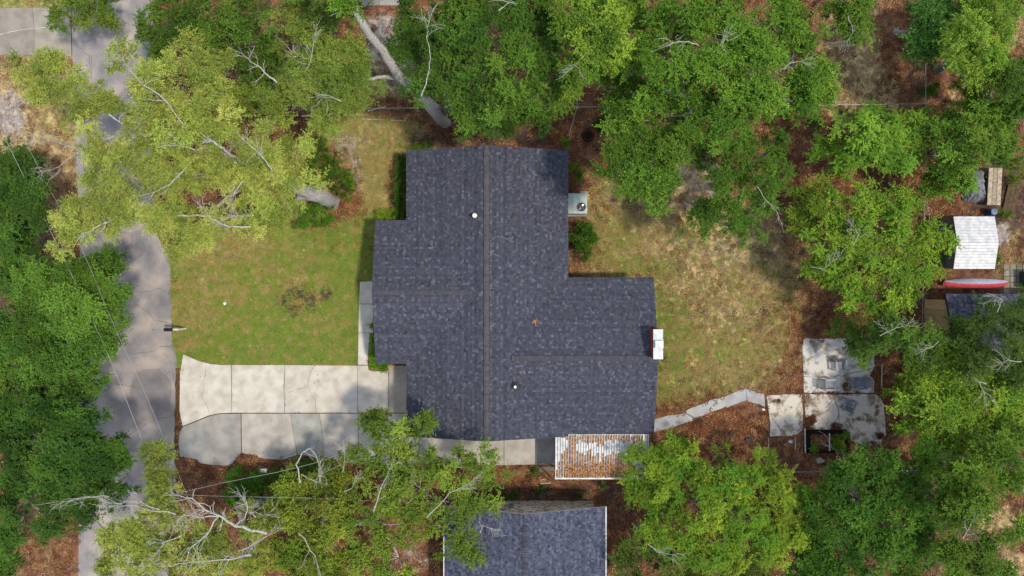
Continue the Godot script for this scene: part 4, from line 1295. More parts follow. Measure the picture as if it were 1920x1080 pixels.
func make_trees() -> void:
	var dark := srgb(62, 92, 38); var mid := srgb(82, 116, 42); var brt := srgb(104, 142, 48); var yel := srgb(136, 150, 56)
	var pale := srgb(172, 168, 82)
	var G := "trees standing round the house"
	# the flowering live oak over the road
	tree("live_oak", "spreading live oak with pale yellow flowering foliage and bare grey limbs over road", G, [
		[55, 122, 30], [105, 112, 30], [112, 160, 38], [75, 180, 18], [165, 190, 30], [195, 185, 26], [165, 245, 34], [190, 280, 22], [240, 105, 20],
		[285, 150, 46], [350, 105, 42], [395, 140, 44], [330, 190, 52], [260, 205, 34], [405, 205, 48], [350, 255, 54], [275, 265, 44], [430, 270, 44], [240, 330, 44],
		[310, 330, 54], [385, 325, 52], [190, 350, 36], [150, 395, 38], [125, 445, 34], [175, 420, 34], [230, 400, 40], [290, 395, 46], [335, 430, 44], [380, 420, 36], [450, 350, 48], [505, 320, 42], [545, 345, 34], [480, 395, 34], [525, 385, 30], [555, 290, 26], [490, 260, 24], [520, 420, 14]],
		{"blue": 1.0, "twiggy": 0.8, "low": 7.5, "z": 10.0, "base": [624, 380], "trunk": [[624, 380, -0.2], [600, 366, 2.2], [575, 360, 3.6], [530, 330, 6.0], [480, 305, 7.6]], "r": 0.5, "tip": 0.62, "bark": pale_bark, "col": srgb(122, 140, 56), "col2": srgb(152, 160, 76), "sprig": 1, "dens": 0.72, "clumps": 0.95,
		"bare": [[[575, 360, 3.6, 540, 390, 6.5, 480, 402, 8.5, 420, 410, 9.8, 370, 404, 10.4, 310, 408, 10.4], 0.2, 0.06, 7], [[490, 306, 8.0, 455, 302, 9.6, 425, 285, 10.6, 400, 265, 11.2], 0.2, 0.1, 4], [[440, 295, 10.0, 395, 280, 10.8, 340, 275, 11.2], 0.12, 0.05, 4],
			[[345, 235, 10.8, 310, 185, 11.2, 260, 150, 11.3, 232, 115, 11.2], 0.06, 0.02, 8], [[215, 255, 10, 150, 283, 9.5, 105, 265, 9, 50, 248, 8.5], 0.06, 0.015, 9], [[150, 283, 9.5, 110, 310, 9, 80, 325, 8.6], 0.03, 0.012, 4],
			[[470, 425, 10.6, 430, 425, 11, 395, 410, 11.2, 385, 395, 11.2], 0.06, 0.02, 8], [[510, 318, 10.6, 490, 290, 11, 465, 270, 11.3], 0.05, 0.015, 8], [[230, 405, 10.6, 190, 420, 10.6, 165, 435, 10.6], 0.07, 0.03, 3], [[205, 215, 10.4, 225, 230, 10.5, 262, 250, 10.6], 0.07, 0.03, 4], [[360, 300, 11, 320, 345, 11.2, 290, 360, 11.2], 0.06, 0.02, 6], [[455, 340, 11.2, 440, 360, 11.3, 435, 380, 11.3], 0.035, 0.012, 5]]})
	tree("road_oak", "dark green oak with dense crown beside the flowering oak", G, [
		[330, 35, 52], [290, 60, 26], [395, 30, 54], [455, 30, 52], [430, 90, 46], [490, 85, 46], [300, 105, 22], [500, 150, 40], [360, 75, 40]], {"dens": 0.8, "z": 8.0, "col": srgb(66, 94, 36), "col2": srgb(92, 120, 46), "base": [560, 140]})
	tree("lichen_oak", "oak with thin olive foliage and pale lichened twigs near timber debris", G, [
		[560, 30, 48], [620, 50, 46], [655, 105, 34], [545, 95, 46], [600, 130, 44], [560, 165, 38], [520, 200, 30], [640, 165, 36], [615, 205, 32], [675, 150, 26], [660, 205, 24], [640, 15, 26], [470, 170, 30], [450, 205, 26]], {"twiggy": 0.6, "blue": 0.9, "sink": 0.6, "z": 9.0, "base": [640, 195], "col": srgb(92, 120, 46), "col2": srgb(126, 142, 62), "dens": 0.85, "bark": pale_bark, "sprig": 1,
		"bare": [[[560, 160, 9.6, 580, 120, 10, 590, 75, 10.2], 0.06, 0.015, 10], [[520, 155, 9.8, 490, 130, 10, 465, 110, 10], 0.07, 0.02, 7], [[640, 190, 9.5, 620, 180, 9.8, 600, 178, 9.9], 0.04, 0.01, 8], [[620, 30, 10, 640, 20, 10.2, 655, 10, 10.2], 0.04, 0.01, 6]]})
	tree("leaning_oak", "tall leaning oak trunk with pale bark and a cut stub limb", G, [
		[640, -30, 40], [680, -60, 50], [600, -50, 40], [720, -70, 40]], {"dens": 1.25, "z": 11.5, "base": [836, 232], "trunk": [[836, 232, -0.3], [812, 205, 1.8], [780, 170, 3.8], [748, 143, 5.4], [715, 95, 7.2], [685, 55, 8.8], [655, -12, 10.6]], "r": 0.44, "tip": 0.36, "bark": pale_bark, "col": mid, "col2": brt,
		"bare": [[[746, 146, 5.5, 720, 144, 6.0, 694, 148, 6.3], 0.2, 0.16, 0]]})
	tree("dense_oak", "dense dark oak crown overhanging the north gable of brick house", G, [
		[790, 35, 44], [865, 25, 52], [945, 35, 54], [1005, 15, 40], [770, 85, 30], [835, 95, 48], [905, 100, 54], [975, 95, 52], [865, 165, 36], [925, 180, 48], [985, 180, 46], [1020, 130, 34], [1030, 60, 30], [895, 215, 28], [945, 224, 28], [990, 220, 28], [800, 150, 24], [880, 215, 26]], {"size": 0.92, "dens": 1.1, "sink": 0.2, "z": 9.5, "base": [838, 216], "trunk": [[838, 216, -0.2], [840, 190, 3.0], [838, 150, 6.0]], "r": 0.42, "bark": srgb(120, 110, 98), "col": srgb(60, 92, 36), "col2": srgb(96, 130, 48), "clumps": 1.1,
		"bare": [[[790, 180, 9.6, 800, 150, 10, 808, 110, 10.3, 800, 70, 10.6, 805, 30, 10.6], 0.05, 0.015, 12], [[805, 115, 10.2, 825, 95, 10.4, 840, 92, 10.4], 0.03, 0.01, 5], [[935, 20, 10.8, 955, 5, 11, 930, -5, 11], 0.05, 0.015, 8], [[965, 138, 10.4, 950, 120, 10.6, 945, 112, 10.6], 0.04, 0.015, 4]]})
	tree("tall_oak", "bright green oak leaning over the red leaf litter strip", G, [
		[1075, 35, 40], [1130, 30, 44], [1185, 20, 44], [1110, 85, 34], [1150, 80, 30], [1070, 140, 22], [1090, 120, 20], [1052, 165, 12]], {"dens": 1.25, "z": 10.5, "base": [1140, 130], "col": mid, "col2": srgb(122, 148, 52),
		"bare": [[[1110, 90, 11, 1090, 110, 11, 1075, 125, 11], 0.03, 0.01, 3]]})
	tree("broad_oak", "very broad mid-green oak with grey twigs above the rear wire fence", G, [
		[1245, 50, 50], [1320, 40, 56], [1400, 50, 54], [1475, 35, 46], [1500, 70, 28], [1200, 110, 40], [1265, 130, 56], [1345, 130, 58], [1425, 125, 54], [1495, 130, 46], [1522, 155, 24], [1165, 170, 38], [1220, 200, 50], [1295, 205, 52], [1370, 200, 50], [1435, 195, 40], [1500, 185, 36], [1535, 185, 16], [1140, 130, 20]], {"dens": 0.95, "z": 10.5, "base": [1290, 230], "r": 0.45, "col": srgb(80, 116, 40), "col2": srgb(110, 146, 50),
		"bare": [[[1310, 85, 11.4, 1290, 78, 11.5, 1262, 80, 11.5], 0.05, 0.015, 7], [[1400, 60, 11.4, 1370, 50, 11.6, 1350, 55, 11.6], 0.04, 0.012, 6], [[1365, 100, 11.5, 1350, 85, 11.6, 1362, 70, 11.6], 0.04, 0.01, 6], [[1225, 45, 11.2, 1215, 15, 11.4, 1232, 0, 11.4], 0.04, 0.012, 6], [[1470, 130, 11.4, 1480, 118, 11.4, 1500, 115, 11.4], 0.04, 0.012, 4]]})
	tree("fence_oak", "mid-green oak with drooping lower boughs over bare backyard lawn", G, [
		[1185, 265, 36], [1225, 290, 42], [1195, 335, 34], [1215, 360, 26], [1255, 250, 40], [1165, 240, 22], [1160, 290, 18], [1240, 330, 22]], {"size": 1.05, "low": 8.0, "z": 9.5, "base": [1185, 330], "col": srgb(74, 106, 38), "col2": srgb(98, 132, 48), "r": 0.3,
		"bare": [[[1230, 200, 9, 1250, 215, 9.2, 1262, 205, 9.2], 0.04, 0.015, 5]]})
	tree("yard_oak", "dark leafy oak standing in the backyard between two bare patches", G, [
		[1320, 285, 32], [1385, 275, 36], [1440, 285, 32], [1350, 330, 40], [1415, 340, 44], [1340, 385, 30], [1390, 395, 38], [1440, 390, 26], [1385, 430, 18], [1455, 330, 22], [1312, 400, 16]], {"size": 0.86, "blue": 0.8, "z": 8.0, "base": [1345, 350], "col": srgb(64, 96, 36), "col2": srgb(92, 126, 46), "r": 0.3, "dens": 0.8,
		"bare": [[[1420, 350, 9, 1435, 375, 9, 1455, 395, 9], 0.03, 0.012, 5]]})
	tree("small_oak", "narrow green oak bough hanging above the tan leaf carpet", G, [[1600, 12, 22], [1590, 45, 16], [1612, 50, 10], [1578, 15, 16], [1620, 20, 12]], {"dens": 0.7, "low": 4.0, "z": 5.0, "col": mid, "col2": srgb(110, 138, 52), "r": 0.2, "base": [1560, -30], "bare": [[[1590, 30, 8.6, 1600, 60, 8.6, 1590, 75, 8.4], 0.03, 0.01, 5]]})
	tree("blue_green_tree", "broadleaf tree with coarse blue-green leaf tufts beside fence corner", G, [[1742, 45, 30], [1728, 70, 16], [1760, 65, 30], [1735, 85, 22], [1750, 15, 30], [1790, 30, 26]], {"low": 3.5, "z": 5.0, "base": [1680, 60], "col": srgb(64, 104, 48), "col2": srgb(92, 138, 62), "size": 1.25, "dens": 0.8, "r": 0.22})
	tree("feathery_tree", "tall feathery yellow-green tree behind the blue-green broadleaf tree", G, [[1830, 25, 46], [1880, 20, 44], [1815, 80, 42], [1860, 75, 42], [1800, 125, 34], [1845, 130, 36], [1820, 170, 22], [1870, 115, 24]], {"low": 4.0, "z": 6.5, "base": [1760, 130], "col": srgb(96, 134, 44), "col2": srgb(128, 156, 60), "sprig": 2, "size": 1.3, "dens": 0.75})
	tree("edge_tree", "green tree beside tangled bare vines beyond the shed", G, [[1900, 120, 30], [1885, 160, 30], [1910, 190, 24], [1890, 215, 22], [1915, 150, 26]], {"z": 7.0, "base": [1830, 190], "col": srgb(78, 110, 42), "col2": mid, "dens": 0.8, "r": 0.2,
		"bare": [[[1880, 240, 5, 1895, 222, 5.4, 1918, 232, 5.4], 0.03, 0.01, 8], [[1888, 255, 5, 1905, 245, 5.2, 1920, 250, 5.2], 0.03, 0.01, 8], [[1860, 190, 5, 1868, 160, 5.5, 1880, 140, 5.5], 0.02, 0.01, 4]]})
	tree("fan_tree", "rounded bright lime-green tree with layered foliage by rear fence", G, [[1690, 240, 40], [1645, 235, 32], [1720, 265, 34], [1680, 285, 36], [1600, 250, 34], [1575, 285, 28], [1625, 290, 34], [1650, 262, 30], [1545, 275, 16], [1735, 240, 20]], {"dens": 0.85, "low": 3.0, "z": 4.5, "base": [1610, 280], "col": srgb(86, 128, 42), "col2": srgb(128, 164, 58), "flat": 0.45, "r": 0.2})
	tree("shed_tree", "leafy mid-green tree overhanging the grey tarpaulin and planks", G, [[1830, 225, 36], [1790, 255, 34], [1865, 245, 36], [1830, 275, 38], [1790, 300, 32], [1880, 275, 22], [1850, 205, 26], [1765, 225, 20], [1775, 330, 24], [1800, 335, 20], [1860, 290, 18]], {"dens": 0.8, "low": 3.5, "z": 5.5, "base": [1750, 290], "col": srgb(82, 118, 42), "col2": srgb(114, 148, 54), "r": 0.22})
	tree("lime_tree", "large lime-green tree with airy crown between backyard and white shed", G, [[1515, 375, 30], [1560, 400, 40], [1620, 385, 40], [1680, 385, 40], [1735, 370, 30], [1555, 460, 42], [1625, 450, 48], [1695, 450, 46], [1545, 515, 34], [1605, 520, 42], [1675, 525, 42], [1730, 500, 36], [1745, 440, 34], [1655, 570, 20], [1590, 555, 18], [1500, 400, 18]], {"low": 3.0, "z": 4.8, "base": [1560, 480], "col": srgb(98, 138, 44), "col2": srgb(134, 160, 56), "dens": 0.7, "r": 0.28,
		"bare": [[[1600, 460, 8.2, 1610, 440, 8.4, 1600, 425, 8.4], 0.03, 0.01, 6], [[1660, 470, 8.2, 1680, 455, 8.4, 1700, 450, 8.4], 0.03, 0.01, 6], [[1520, 500, 8, 1545, 505, 8.2, 1560, 490, 8.2], 0.025, 0.01, 5]]})
	tree("patio_oak", "dark oak with tangled grey twigs spreading over patio corner", G, [[1600, 625, 24], [1640, 620, 30], [1625, 655, 24], [1680, 640, 34], [1730, 650, 34], [1690, 612, 16], [1780, 655, 22], [1785, 675, 28], [1720, 680, 20], [1800, 640, 26]], {"low": 2.6, "z": 4.6, "base": [1640, 640], "col": srgb(68, 96, 38), "col2": srgb(94, 126, 48), "dens": 0.75, "sprig": 0, "size": 0.85, "r": 0.2,
		"bare": [[[1650, 630, 7.2, 1680, 615, 7.3, 1700, 610, 7.3], 0.03, 0.01, 9], [[1690, 640, 7.2, 1680, 650, 7.2, 1672, 640, 7.2], 0.04, 0.012, 6], [[1760, 640, 7.2, 1750, 650, 7.2, 1735, 655, 7.2], 0.03, 0.01, 6]]})
	tree("roof_oak", "grey-green oak with thin crown over the dark slate roof", G, [[1850, 600, 34], [1900, 580, 34], [1820, 650, 34], [1880, 650, 40], [1915, 630, 30], [1840, 680, 28], [1900, 690, 30]], {"low": 4.5, "z": 6.5, "base": [1800, 630], "col": srgb(66, 90, 42), "col2": srgb(88, 112, 52), "dens": 0.6, "sprig": 2, "size": 1.1, "r": 0.22,
		"bare": [[[1870, 585, 8.6, 1880, 562, 8.8, 1865, 555, 8.8], 0.035, 0.01, 6], [[1850, 630, 8.6, 1870, 622, 8.8, 1872, 605, 8.8], 0.035, 0.01, 7], [[1915, 678, 8.6, 1890, 675, 8.8, 1880, 682, 8.8], 0.04, 0.01, 6]]})
	tree("sunlit_oak", "large sunlit bright green oak beside the patio", G, [[1735, 730, 46], [1795, 710, 46], [1855, 705, 42], [1905, 700, 36], [1710, 775, 30], [1765, 785, 46], [1830, 770, 50], [1890, 765, 44], [1800, 830, 36], [1860, 825, 36], [1750, 825, 24], [1700, 735, 18]], {"size": 1.12, "low": 2.6, "z": 5.0, "base": [1720, 730], "col": srgb(104, 142, 46), "col2": srgb(136, 164, 58), "r": 0.3,
		"bare": [[[1850, 720, 9.6, 1835, 715, 9.6, 1845, 735, 9.6], 0.04, 0.015, 4], [[1890, 740, 9.6, 1865, 728, 9.6, 1850, 722, 9.6], 0.05, 0.02, 3]]})
	tree("yellow_tree", "yellow-green tree with golden patches over the leaf bed beside patio cover", G, [[1215, 870, 36], [1275, 860, 42], [1335, 880, 46], [1240, 930, 46], [1310, 945, 50], [1385, 910, 42], [1385, 970, 50], [1450, 930, 40], [1480, 985, 42], [1440, 1020, 44], [1350, 1030, 46], [1270, 1010, 46], [1500, 940, 28], [1520, 1000, 26], [1195, 920, 24], [1435, 872, 24], [1215, 985, 30]], {"sprig": 2, "low": 3.0, "z": 4.6, "base": [1300, 880], "col": srgb(92, 136, 44), "col2": srgb(134, 156, 52), "r": 0.26, "dens": 0.9})
	tree("olive_tree", "shadowy olive-green tree standing behind the neighbouring slate-blue roof", G, [[1190, 1040, 34], [1240, 1065, 36], [1300, 1075, 34], [1170, 1080, 30], [1360, 1075, 36], [1420, 1070, 36], [1215, 1015, 22]], {"z": 3.8, "base": [1200, 990], "col": srgb(66, 88, 36), "col2": srgb(92, 112, 46), "dens": 0.5, "bare": [[[1215, 1020, 8.2, 1235, 1035, 8.3, 1260, 1040, 8.3], 0.035, 0.012, 6]]})
	tree("wire_fence_oak", "deep green oak crowding the short wire fence below patio", G, [[1585, 880, 34], [1640, 880, 40], [1700, 895, 42], [1755, 885, 36], [1560, 930, 28], [1610, 945, 46], [1680, 960, 48], [1745, 950, 42], [1590, 1020, 44], [1660, 1030, 48], [1730, 1025, 44], [1630, 1080, 36], [1710, 1085, 36], [1560, 1075, 30], [1540, 965, 30], [1535, 1040, 34], [1500, 1075, 30], [1790, 925, 28]], {"dens": 1.0, "low": 3.0, "z": 5.5, "base": [1590, 890], "col": srgb(62, 96, 36), "col2": srgb(88, 126, 44), "r": 0.3,
		"bare": [[[1570, 900, 4, 1585, 860, 3.4, 1560, 840, 2.8], 0.02, 0.01, 3], [[1670, 850, 5, 1668, 860, 6, 1680, 900, 8], 0.02, 0.01, 3]]})
	tree("corner_oak", "green oak with a pale forked twig above tan clearing", G, [[1820, 900, 34], [1880, 870, 34], [1800, 960, 36], [1850, 930, 26], [1790, 1020, 40], [1845, 1045, 38], [1790, 1075, 34], [1910, 900, 26], [1905, 830, 26], [1815, 860, 32], [1770, 850, 26], [1860, 850, 28], [1910, 1000, 18], [1880, 1075, 22]], {"z": 8.0, "base": [1730, 880], "col": srgb(78, 110, 40), "col2": srgb(104, 134, 48), "dens": 0.8, "bare": [[[1805, 1010, 8.8, 1815, 995, 9, 1822, 980, 9], 0.035, 0.012, 5], [[1820, 995, 9, 1808, 992, 9, 1796, 994, 9], 0.03, 0.01, 3]]})
	tree("driveway_oak", "olive-green oak spreading over the driveway slabs and neighbouring roof", G, [[790, 800, 26], [815, 790, 16], [725, 825, 34], [690, 865, 36], [755, 850, 36], [815, 865, 42], [870, 880, 38], [915, 890, 24], [720, 915, 44], [785, 920, 48], [850, 935, 44], [905, 940, 28], [700, 980, 42], [765, 985, 46], [830, 995, 36], [680, 1040, 38], [745, 1050, 38], [870, 1010, 22], [880, 1045, 14], [700, 1085, 30], [690, 785, 6], [705, 790, 5], [650, 1000, 26]], {"low": 3.4, "z": 6.5, "base": [760, 905], "col": srgb(92, 118, 44), "col2": srgb(122, 142, 56), "dens": 0.42, "r": 0.3, "bark": pale_bark,
		"bare": [[[800, 970, 9.2, 840, 925, 9.6, 880, 908, 9.8], 0.05, 0.015, 6], [[820, 1022, 9.2, 850, 1035, 9.4, 868, 1053, 9.5], 0.045, 0.015, 5], [[700, 960, 9.2, 715, 915, 9.6, 730, 880, 9.8], 0.05, 0.015, 6], [[690, 810, 8.6, 690, 795, 8.8, 685, 783, 8.8], 0.02, 0.008, 4], [[900, 1000, 9.4, 905, 985, 9.4, 918, 990, 9.4], 0.03, 0.01, 5]]})
	tree("shrubby_oak", "small yellowish oak with a hooked dead limb by glossy shrubs", G, [[545, 915, 30], [595, 920, 34], [635, 900, 22], [560, 970, 38], [615, 975, 38], [540, 1030, 38], [600, 1040, 40], [520, 970, 22], [645, 950, 22], [560, 1085, 30], [635, 1070, 30]], {"twiggy": 0.5, "sink": 0.0, "low": 4.0, "z": 5.5, "base": [640, 905], "col": srgb(90, 116, 42), "col2": srgb(134, 146, 56), "dens": 0.8, "bark": pale_bark,
		"bare": [[[563, 905, 7.5, 556, 870, 7.8, 565, 850, 8, 580, 840, 8, 590, 850, 8, 598, 870, 7.9, 598, 890, 7.8], 0.055, 0.02, 5], [[565, 890, 7.7, 585, 900, 7.8, 598, 905, 7.8, 600, 888, 7.8], 0.03, 0.015, 3], [[643, 885, 7.4, 645, 870, 7.6, 646, 850, 7.6], 0.03, 0.01, 2], [[645, 922, 7.6, 660, 915, 7.8, 664, 906, 7.8], 0.03, 0.015, 0], [[560, 1000, 8, 590, 1040, 8.2, 600, 1075, 8.2], 0.04, 0.015, 6]]})
	tree("bare_oak", "oak with big white leafless boughs over the road and blue bins", G, [[295, 860, 24], [320, 895, 26], [285, 905, 20], [245, 985, 28], [290, 1000, 36], [345, 985, 40], [390, 1010, 40], [300, 1045, 40], [360, 1055, 40], [425, 1050, 38], [255, 1060, 22], [455, 985, 28], [110, 945, 18], [150, 940, 16], [300, 955, 20], [205, 1010, 12], [200, 1060, 14], [480, 1050, 28], [250, 1020, 22]], {"blue": 0.95, "sink": 0.0, "twiggy": 1.3, "z": 9.0, "base": [540, 925], "col": srgb(112, 132, 52), "col2": srgb(146, 154, 70), "sprig": 1, "dens": 0.75, "r": 0.32, "bark": grey_bark,
		"bare": [[[500, 1000, 8.0, 440, 985, 9.2, 410, 968, 9.8, 385, 955, 10, 360, 935, 10.2, 345, 932, 10.2], 0.11, 0.03, 10], [[440, 985, 9.4, 460, 970, 9.8, 465, 950, 10, 460, 935, 10], 0.06, 0.02, 5], [[410, 968, 9.8, 375, 970, 10, 345, 965, 10.1, 335, 975, 10.1], 0.06, 0.02, 8], [[500, 1005, 8, 480, 1020, 9, 450, 1032, 9.8, 505, 1003, 10], 0.05, 0.02, 4], [[470, 1040, 9, 430, 1050, 9.8, 380, 1052, 10, 320, 1062, 10], 0.07, 0.02, 8], [[410, 968, 9.8, 385, 1005, 10, 355, 1030, 10, 350, 1050, 10], 0.06, 0.02, 6], [[330, 965, 10, 260, 950, 9.8, 210, 945, 9.6], 0.05, 0.018, 5], [[300, 955, 9.8, 250, 938, 9.8, 195, 948, 9.6], 0.04, 0.015, 4], [[340, 1005, 10, 310, 1015, 10, 300, 1030, 10], 0.04, 0.015, 4], [[205, 932, 9.4, 160, 932, 9.2, 120, 940, 9], 0.04, 0.015, 5], [[480, 970, 9.4, 470, 960, 9.6, 500, 965, 9.6], 0.035, 0.015, 3]]})
	tree("verge_oak", "dark oak at road verge with wires passing before it", G, [[15, 320, 36], [45, 375, 36], [15, 400, 40], [25, 450, 40], [60, 430, 24], [45, 310, 20], [-20, 360, 40], [55, 350, 18]], {"dens": 1.3, "z": 7.5, "base": [60, 390], "col": srgb(56, 88, 36), "col2": srgb(80, 112, 46), "r": 0.3})
	tree("roadside_oak", "dense dark green oak shading the asphalt across from the mailbox", G, [[35, 510, 42], [100, 520, 44], [160, 530, 42], [195, 590, 38], [130, 590, 50], [55, 580, 52], [190, 640, 36], [130, 660, 48], [60, 655, 50], [150, 710, 38], [90, 725, 46], [20, 720, 46], [0, 640, 40], [200, 550, 22], [205, 500, 10]], {"size": 1.08, "dens": 1.25, "z": 7.5, "base": [110, 600], "col": srgb(64, 98, 40), "col2": srgb(98, 132, 52), "r": 0.45})
	tree("kerb_oak", "deep green oak overhanging the road opposite the driveway", G, [[50, 790, 50], [120, 780, 46], [165, 800, 40], [190, 845, 36], [120, 850, 50], [50, 865, 50], [175, 890, 40], [110, 915, 46], [40, 935, 46], [150, 950, 38], [90, 975, 34], [20, 1000, 34], [0, 800, 40], [200, 905, 24], [5, 1050, 24], [215, 850, 16]], {"size": 0.92, "dens": 1.3, "z": 7.5, "base": [110, 850], "col": srgb(52, 84, 36), "col2": srgb(80, 114, 44), "r": 0.45})
	tree("verge_tree", "thin green oak sprays hanging over the road by the weathered drive", G, [[150, 12, 16], [195, 12, 20], [130, 0, 16], [205, 30, 10], [150, 32, 8], [108, 32, 10], [170, -20, 24], [120, -40, 30], [112, 42, 6]], {"low": 3.0, "blue": 0.8, "z": 3.6, "base": [120, -120], "col": srgb(84, 112, 42), "col2": srgb(112, 134, 52), "dens": 0.4, "r": 0.25})

# ---------------------------------------------------------------- objects

func fence(label: String, pts: Array, group := "wire fences round the back yard") -> void:
	var p0 := at(pts[0], pts[1])
	var t := thing("wire_fence", p0, label, "fence", group)
	var steel := srgb(122, 122, 118)
	for k in range(0, pts.size() - 2, 2):
		var a := at(pts[k], pts[k + 1]) - p0; var b := at(pts[k + 2], pts[k + 3]) - p0
		var n := maxi(1, int(a.distance_to(b) / 2.4))
		for i in n + 1:
			if i == n and k + 4 < pts.size(): continue
			var q := a.lerp(b, float(i) / n)
			var m := MB.new()
			m.tube(PackedVector3Array([q + Vector3(0, -0.1, 0), q + Vector3(0, 1.25, 0)]), PackedFloat32Array([0.03, 0.03]), 8, steel)
			part(m, "post", M.metal, t)
		var rl := MB.new()
		rl.tube(PackedVector3Array([a + Vector3.UP * 1.2, b + Vector3.UP * 1.2]), PackedFloat32Array([0.022, 0.022]), 8, steel)
		part(rl, "top_rail", M.metal, t)
		var ms := MB.new()
		var len := a.distance_to(b)
		var cnt := int(len / 0.16)
		var d := (b - a) / len
		for i in cnt:
			for s in [0.0, 1.15]:
				var x := i * 0.16
				var x2 := minf(x + 1.15, len)
				var y2 := (x2 - x)
				var pa: Vector3 = a + d * x + Vector3.UP * (0.03 + s * 1.0); var pb: Vector3 = a + d * x2 + Vector3.UP * (0.03 + (y2 if s == 0.0 else 1.15 - y2))
				var up := Vector3.UP * 0.004
				ms.quad(pa - up, pb - up, pb + up, pa + up, steel)
		part(ms, "wire_mesh", M.metal, t).set_meta("kind", "stuff")

func wire(label: String, pts: Array, r: float) -> void:
	var b := MB.new()
	var line := PackedVector3Array()
	for k in range(0, pts.size(), 3): line.append(at(pts[k], pts[k + 1], pts[k + 2]))
	var dense := PackedVector3Array()
	for k in line.size() - 1:
		for i in 4: dense.append(line[k].cubic_interpolate(line[k + 1], line[maxi(k - 1, 0)], line[mini(k + 2, line.size() - 1)], i / 4.0))
	dense.append(line[-1])
	b.tube(dense, taper(dense.size(), r, r), 6, srgb(120, 120, 122))
	var o := part(b, "overhead_wire", M.cable, self)
	tag(o, label, "wire", "overhead wires")

func utility_pole(label: String, p: Vector3, h: float) -> void:
	var t := thing("utility_pole", p, label, "pole")
	var b := MB.new()
	b.tube(PackedVector3Array([Vector3(0, -0.3, 0), Vector3(0, h, 0)]), PackedFloat32Array([0.16, 0.11]), 12, srgb(110, 96, 80))
	part(b, "post", M.wood, t)
	var c := MB.new()
	c.bx(Vector3(0, h - 0.4, 0.16), Vector3(2.0, 0.1, 0.1), srgb(104, 90, 74))
	part(c, "crossarm", M.wood, t)

func make_chairs() -> void:
	var proto: Node3D = null
	var grey := srgb(100, 106, 122)
	var spots := [
		[1575, 686, 0.10, "grey plastic garden chair standing on the upper patio slab"],
		[1555, 721, PI / 2 + 0.03, "grey plastic garden chair on the outer side of fire pit"],
		[1614, 718, -PI / 2 + 0.05, "grey plastic garden chair with its leg rest extended beside fire pit"],
		[1591, 756, PI - 0.32, "tilted grey plastic garden chair on the dirty lower slab"]]
	for k in 4:
		var t: Node3D
		if proto == null:
			t = Node3D.new()
			t.name = numbered("garden_chair")
			add_child(t)
			proto = t
			for i in 5:
				var s := MB.new()
				s.box(Transform3D(Basis(Vector3.RIGHT, 0.14), Vector3(0, 0.36 - 0.015 * i, -0.2 + i * 0.1)), Vector3(0.5, 0.022, 0.085), grey)
				part(s, "seat_slat", M.plastic, t)
			for i in 5:
				var s := MB.new()
				var x := -0.2 + i * 0.1
				s.bar(Vector3(x, 0.36, -0.24), Vector3(x * 1.15, 0.92 - absf(x) * 0.3, -0.5), 0.082, 0.022, grey)
				part(s, "back_slat", M.plastic, t)
			for s in [-1.0, 1.0]:
				var a := MB.new()
				a.bx(Vector3(s * 0.31, 0.58, -0.02), Vector3(0.11, 0.026, 0.62), grey)
				part(a, "armrest", M.plastic, t)
				var l := MB.new()
				l.bar(Vector3(s * 0.29, 0, 0.26), Vector3(s * 0.29, 0.57, 0.22), 0.05, 0.05, grey)
				part(l, "leg", M.plastic, t)
				var l2 := MB.new()
				l2.bar(Vector3(s * 0.29, 0, -0.38), Vector3(s * 0.29, 0.57, -0.2), 0.05, 0.05, grey)
				part(l2, "leg", M.plastic, t)
		else:
			t = proto.duplicate()
			t.name = numbered("garden_chair")
			add_child(t)
		var p := at(spots[k][0], spots[k][1], 0.4)
		t.position = Vector3(p.x, 0.052, p.z)
		t.rotation.y = spots[k][2]
		tag(t, spots[k][3], "chair", "garden chairs round the fire pit")
		if k == 2:
			var ext := MB.new()
			ext.bx(Vector3(0, 0.3, 0.52), Vector3(0.48, 0.03, 0.5), grey)
			for sx in [-0.2, 0.2]: ext.bx(Vector3(sx, 0.145, 0.72), Vector3(0.04, 0.29, 0.04), grey)
			part(ext, "leg_rest", M.plastic, t)

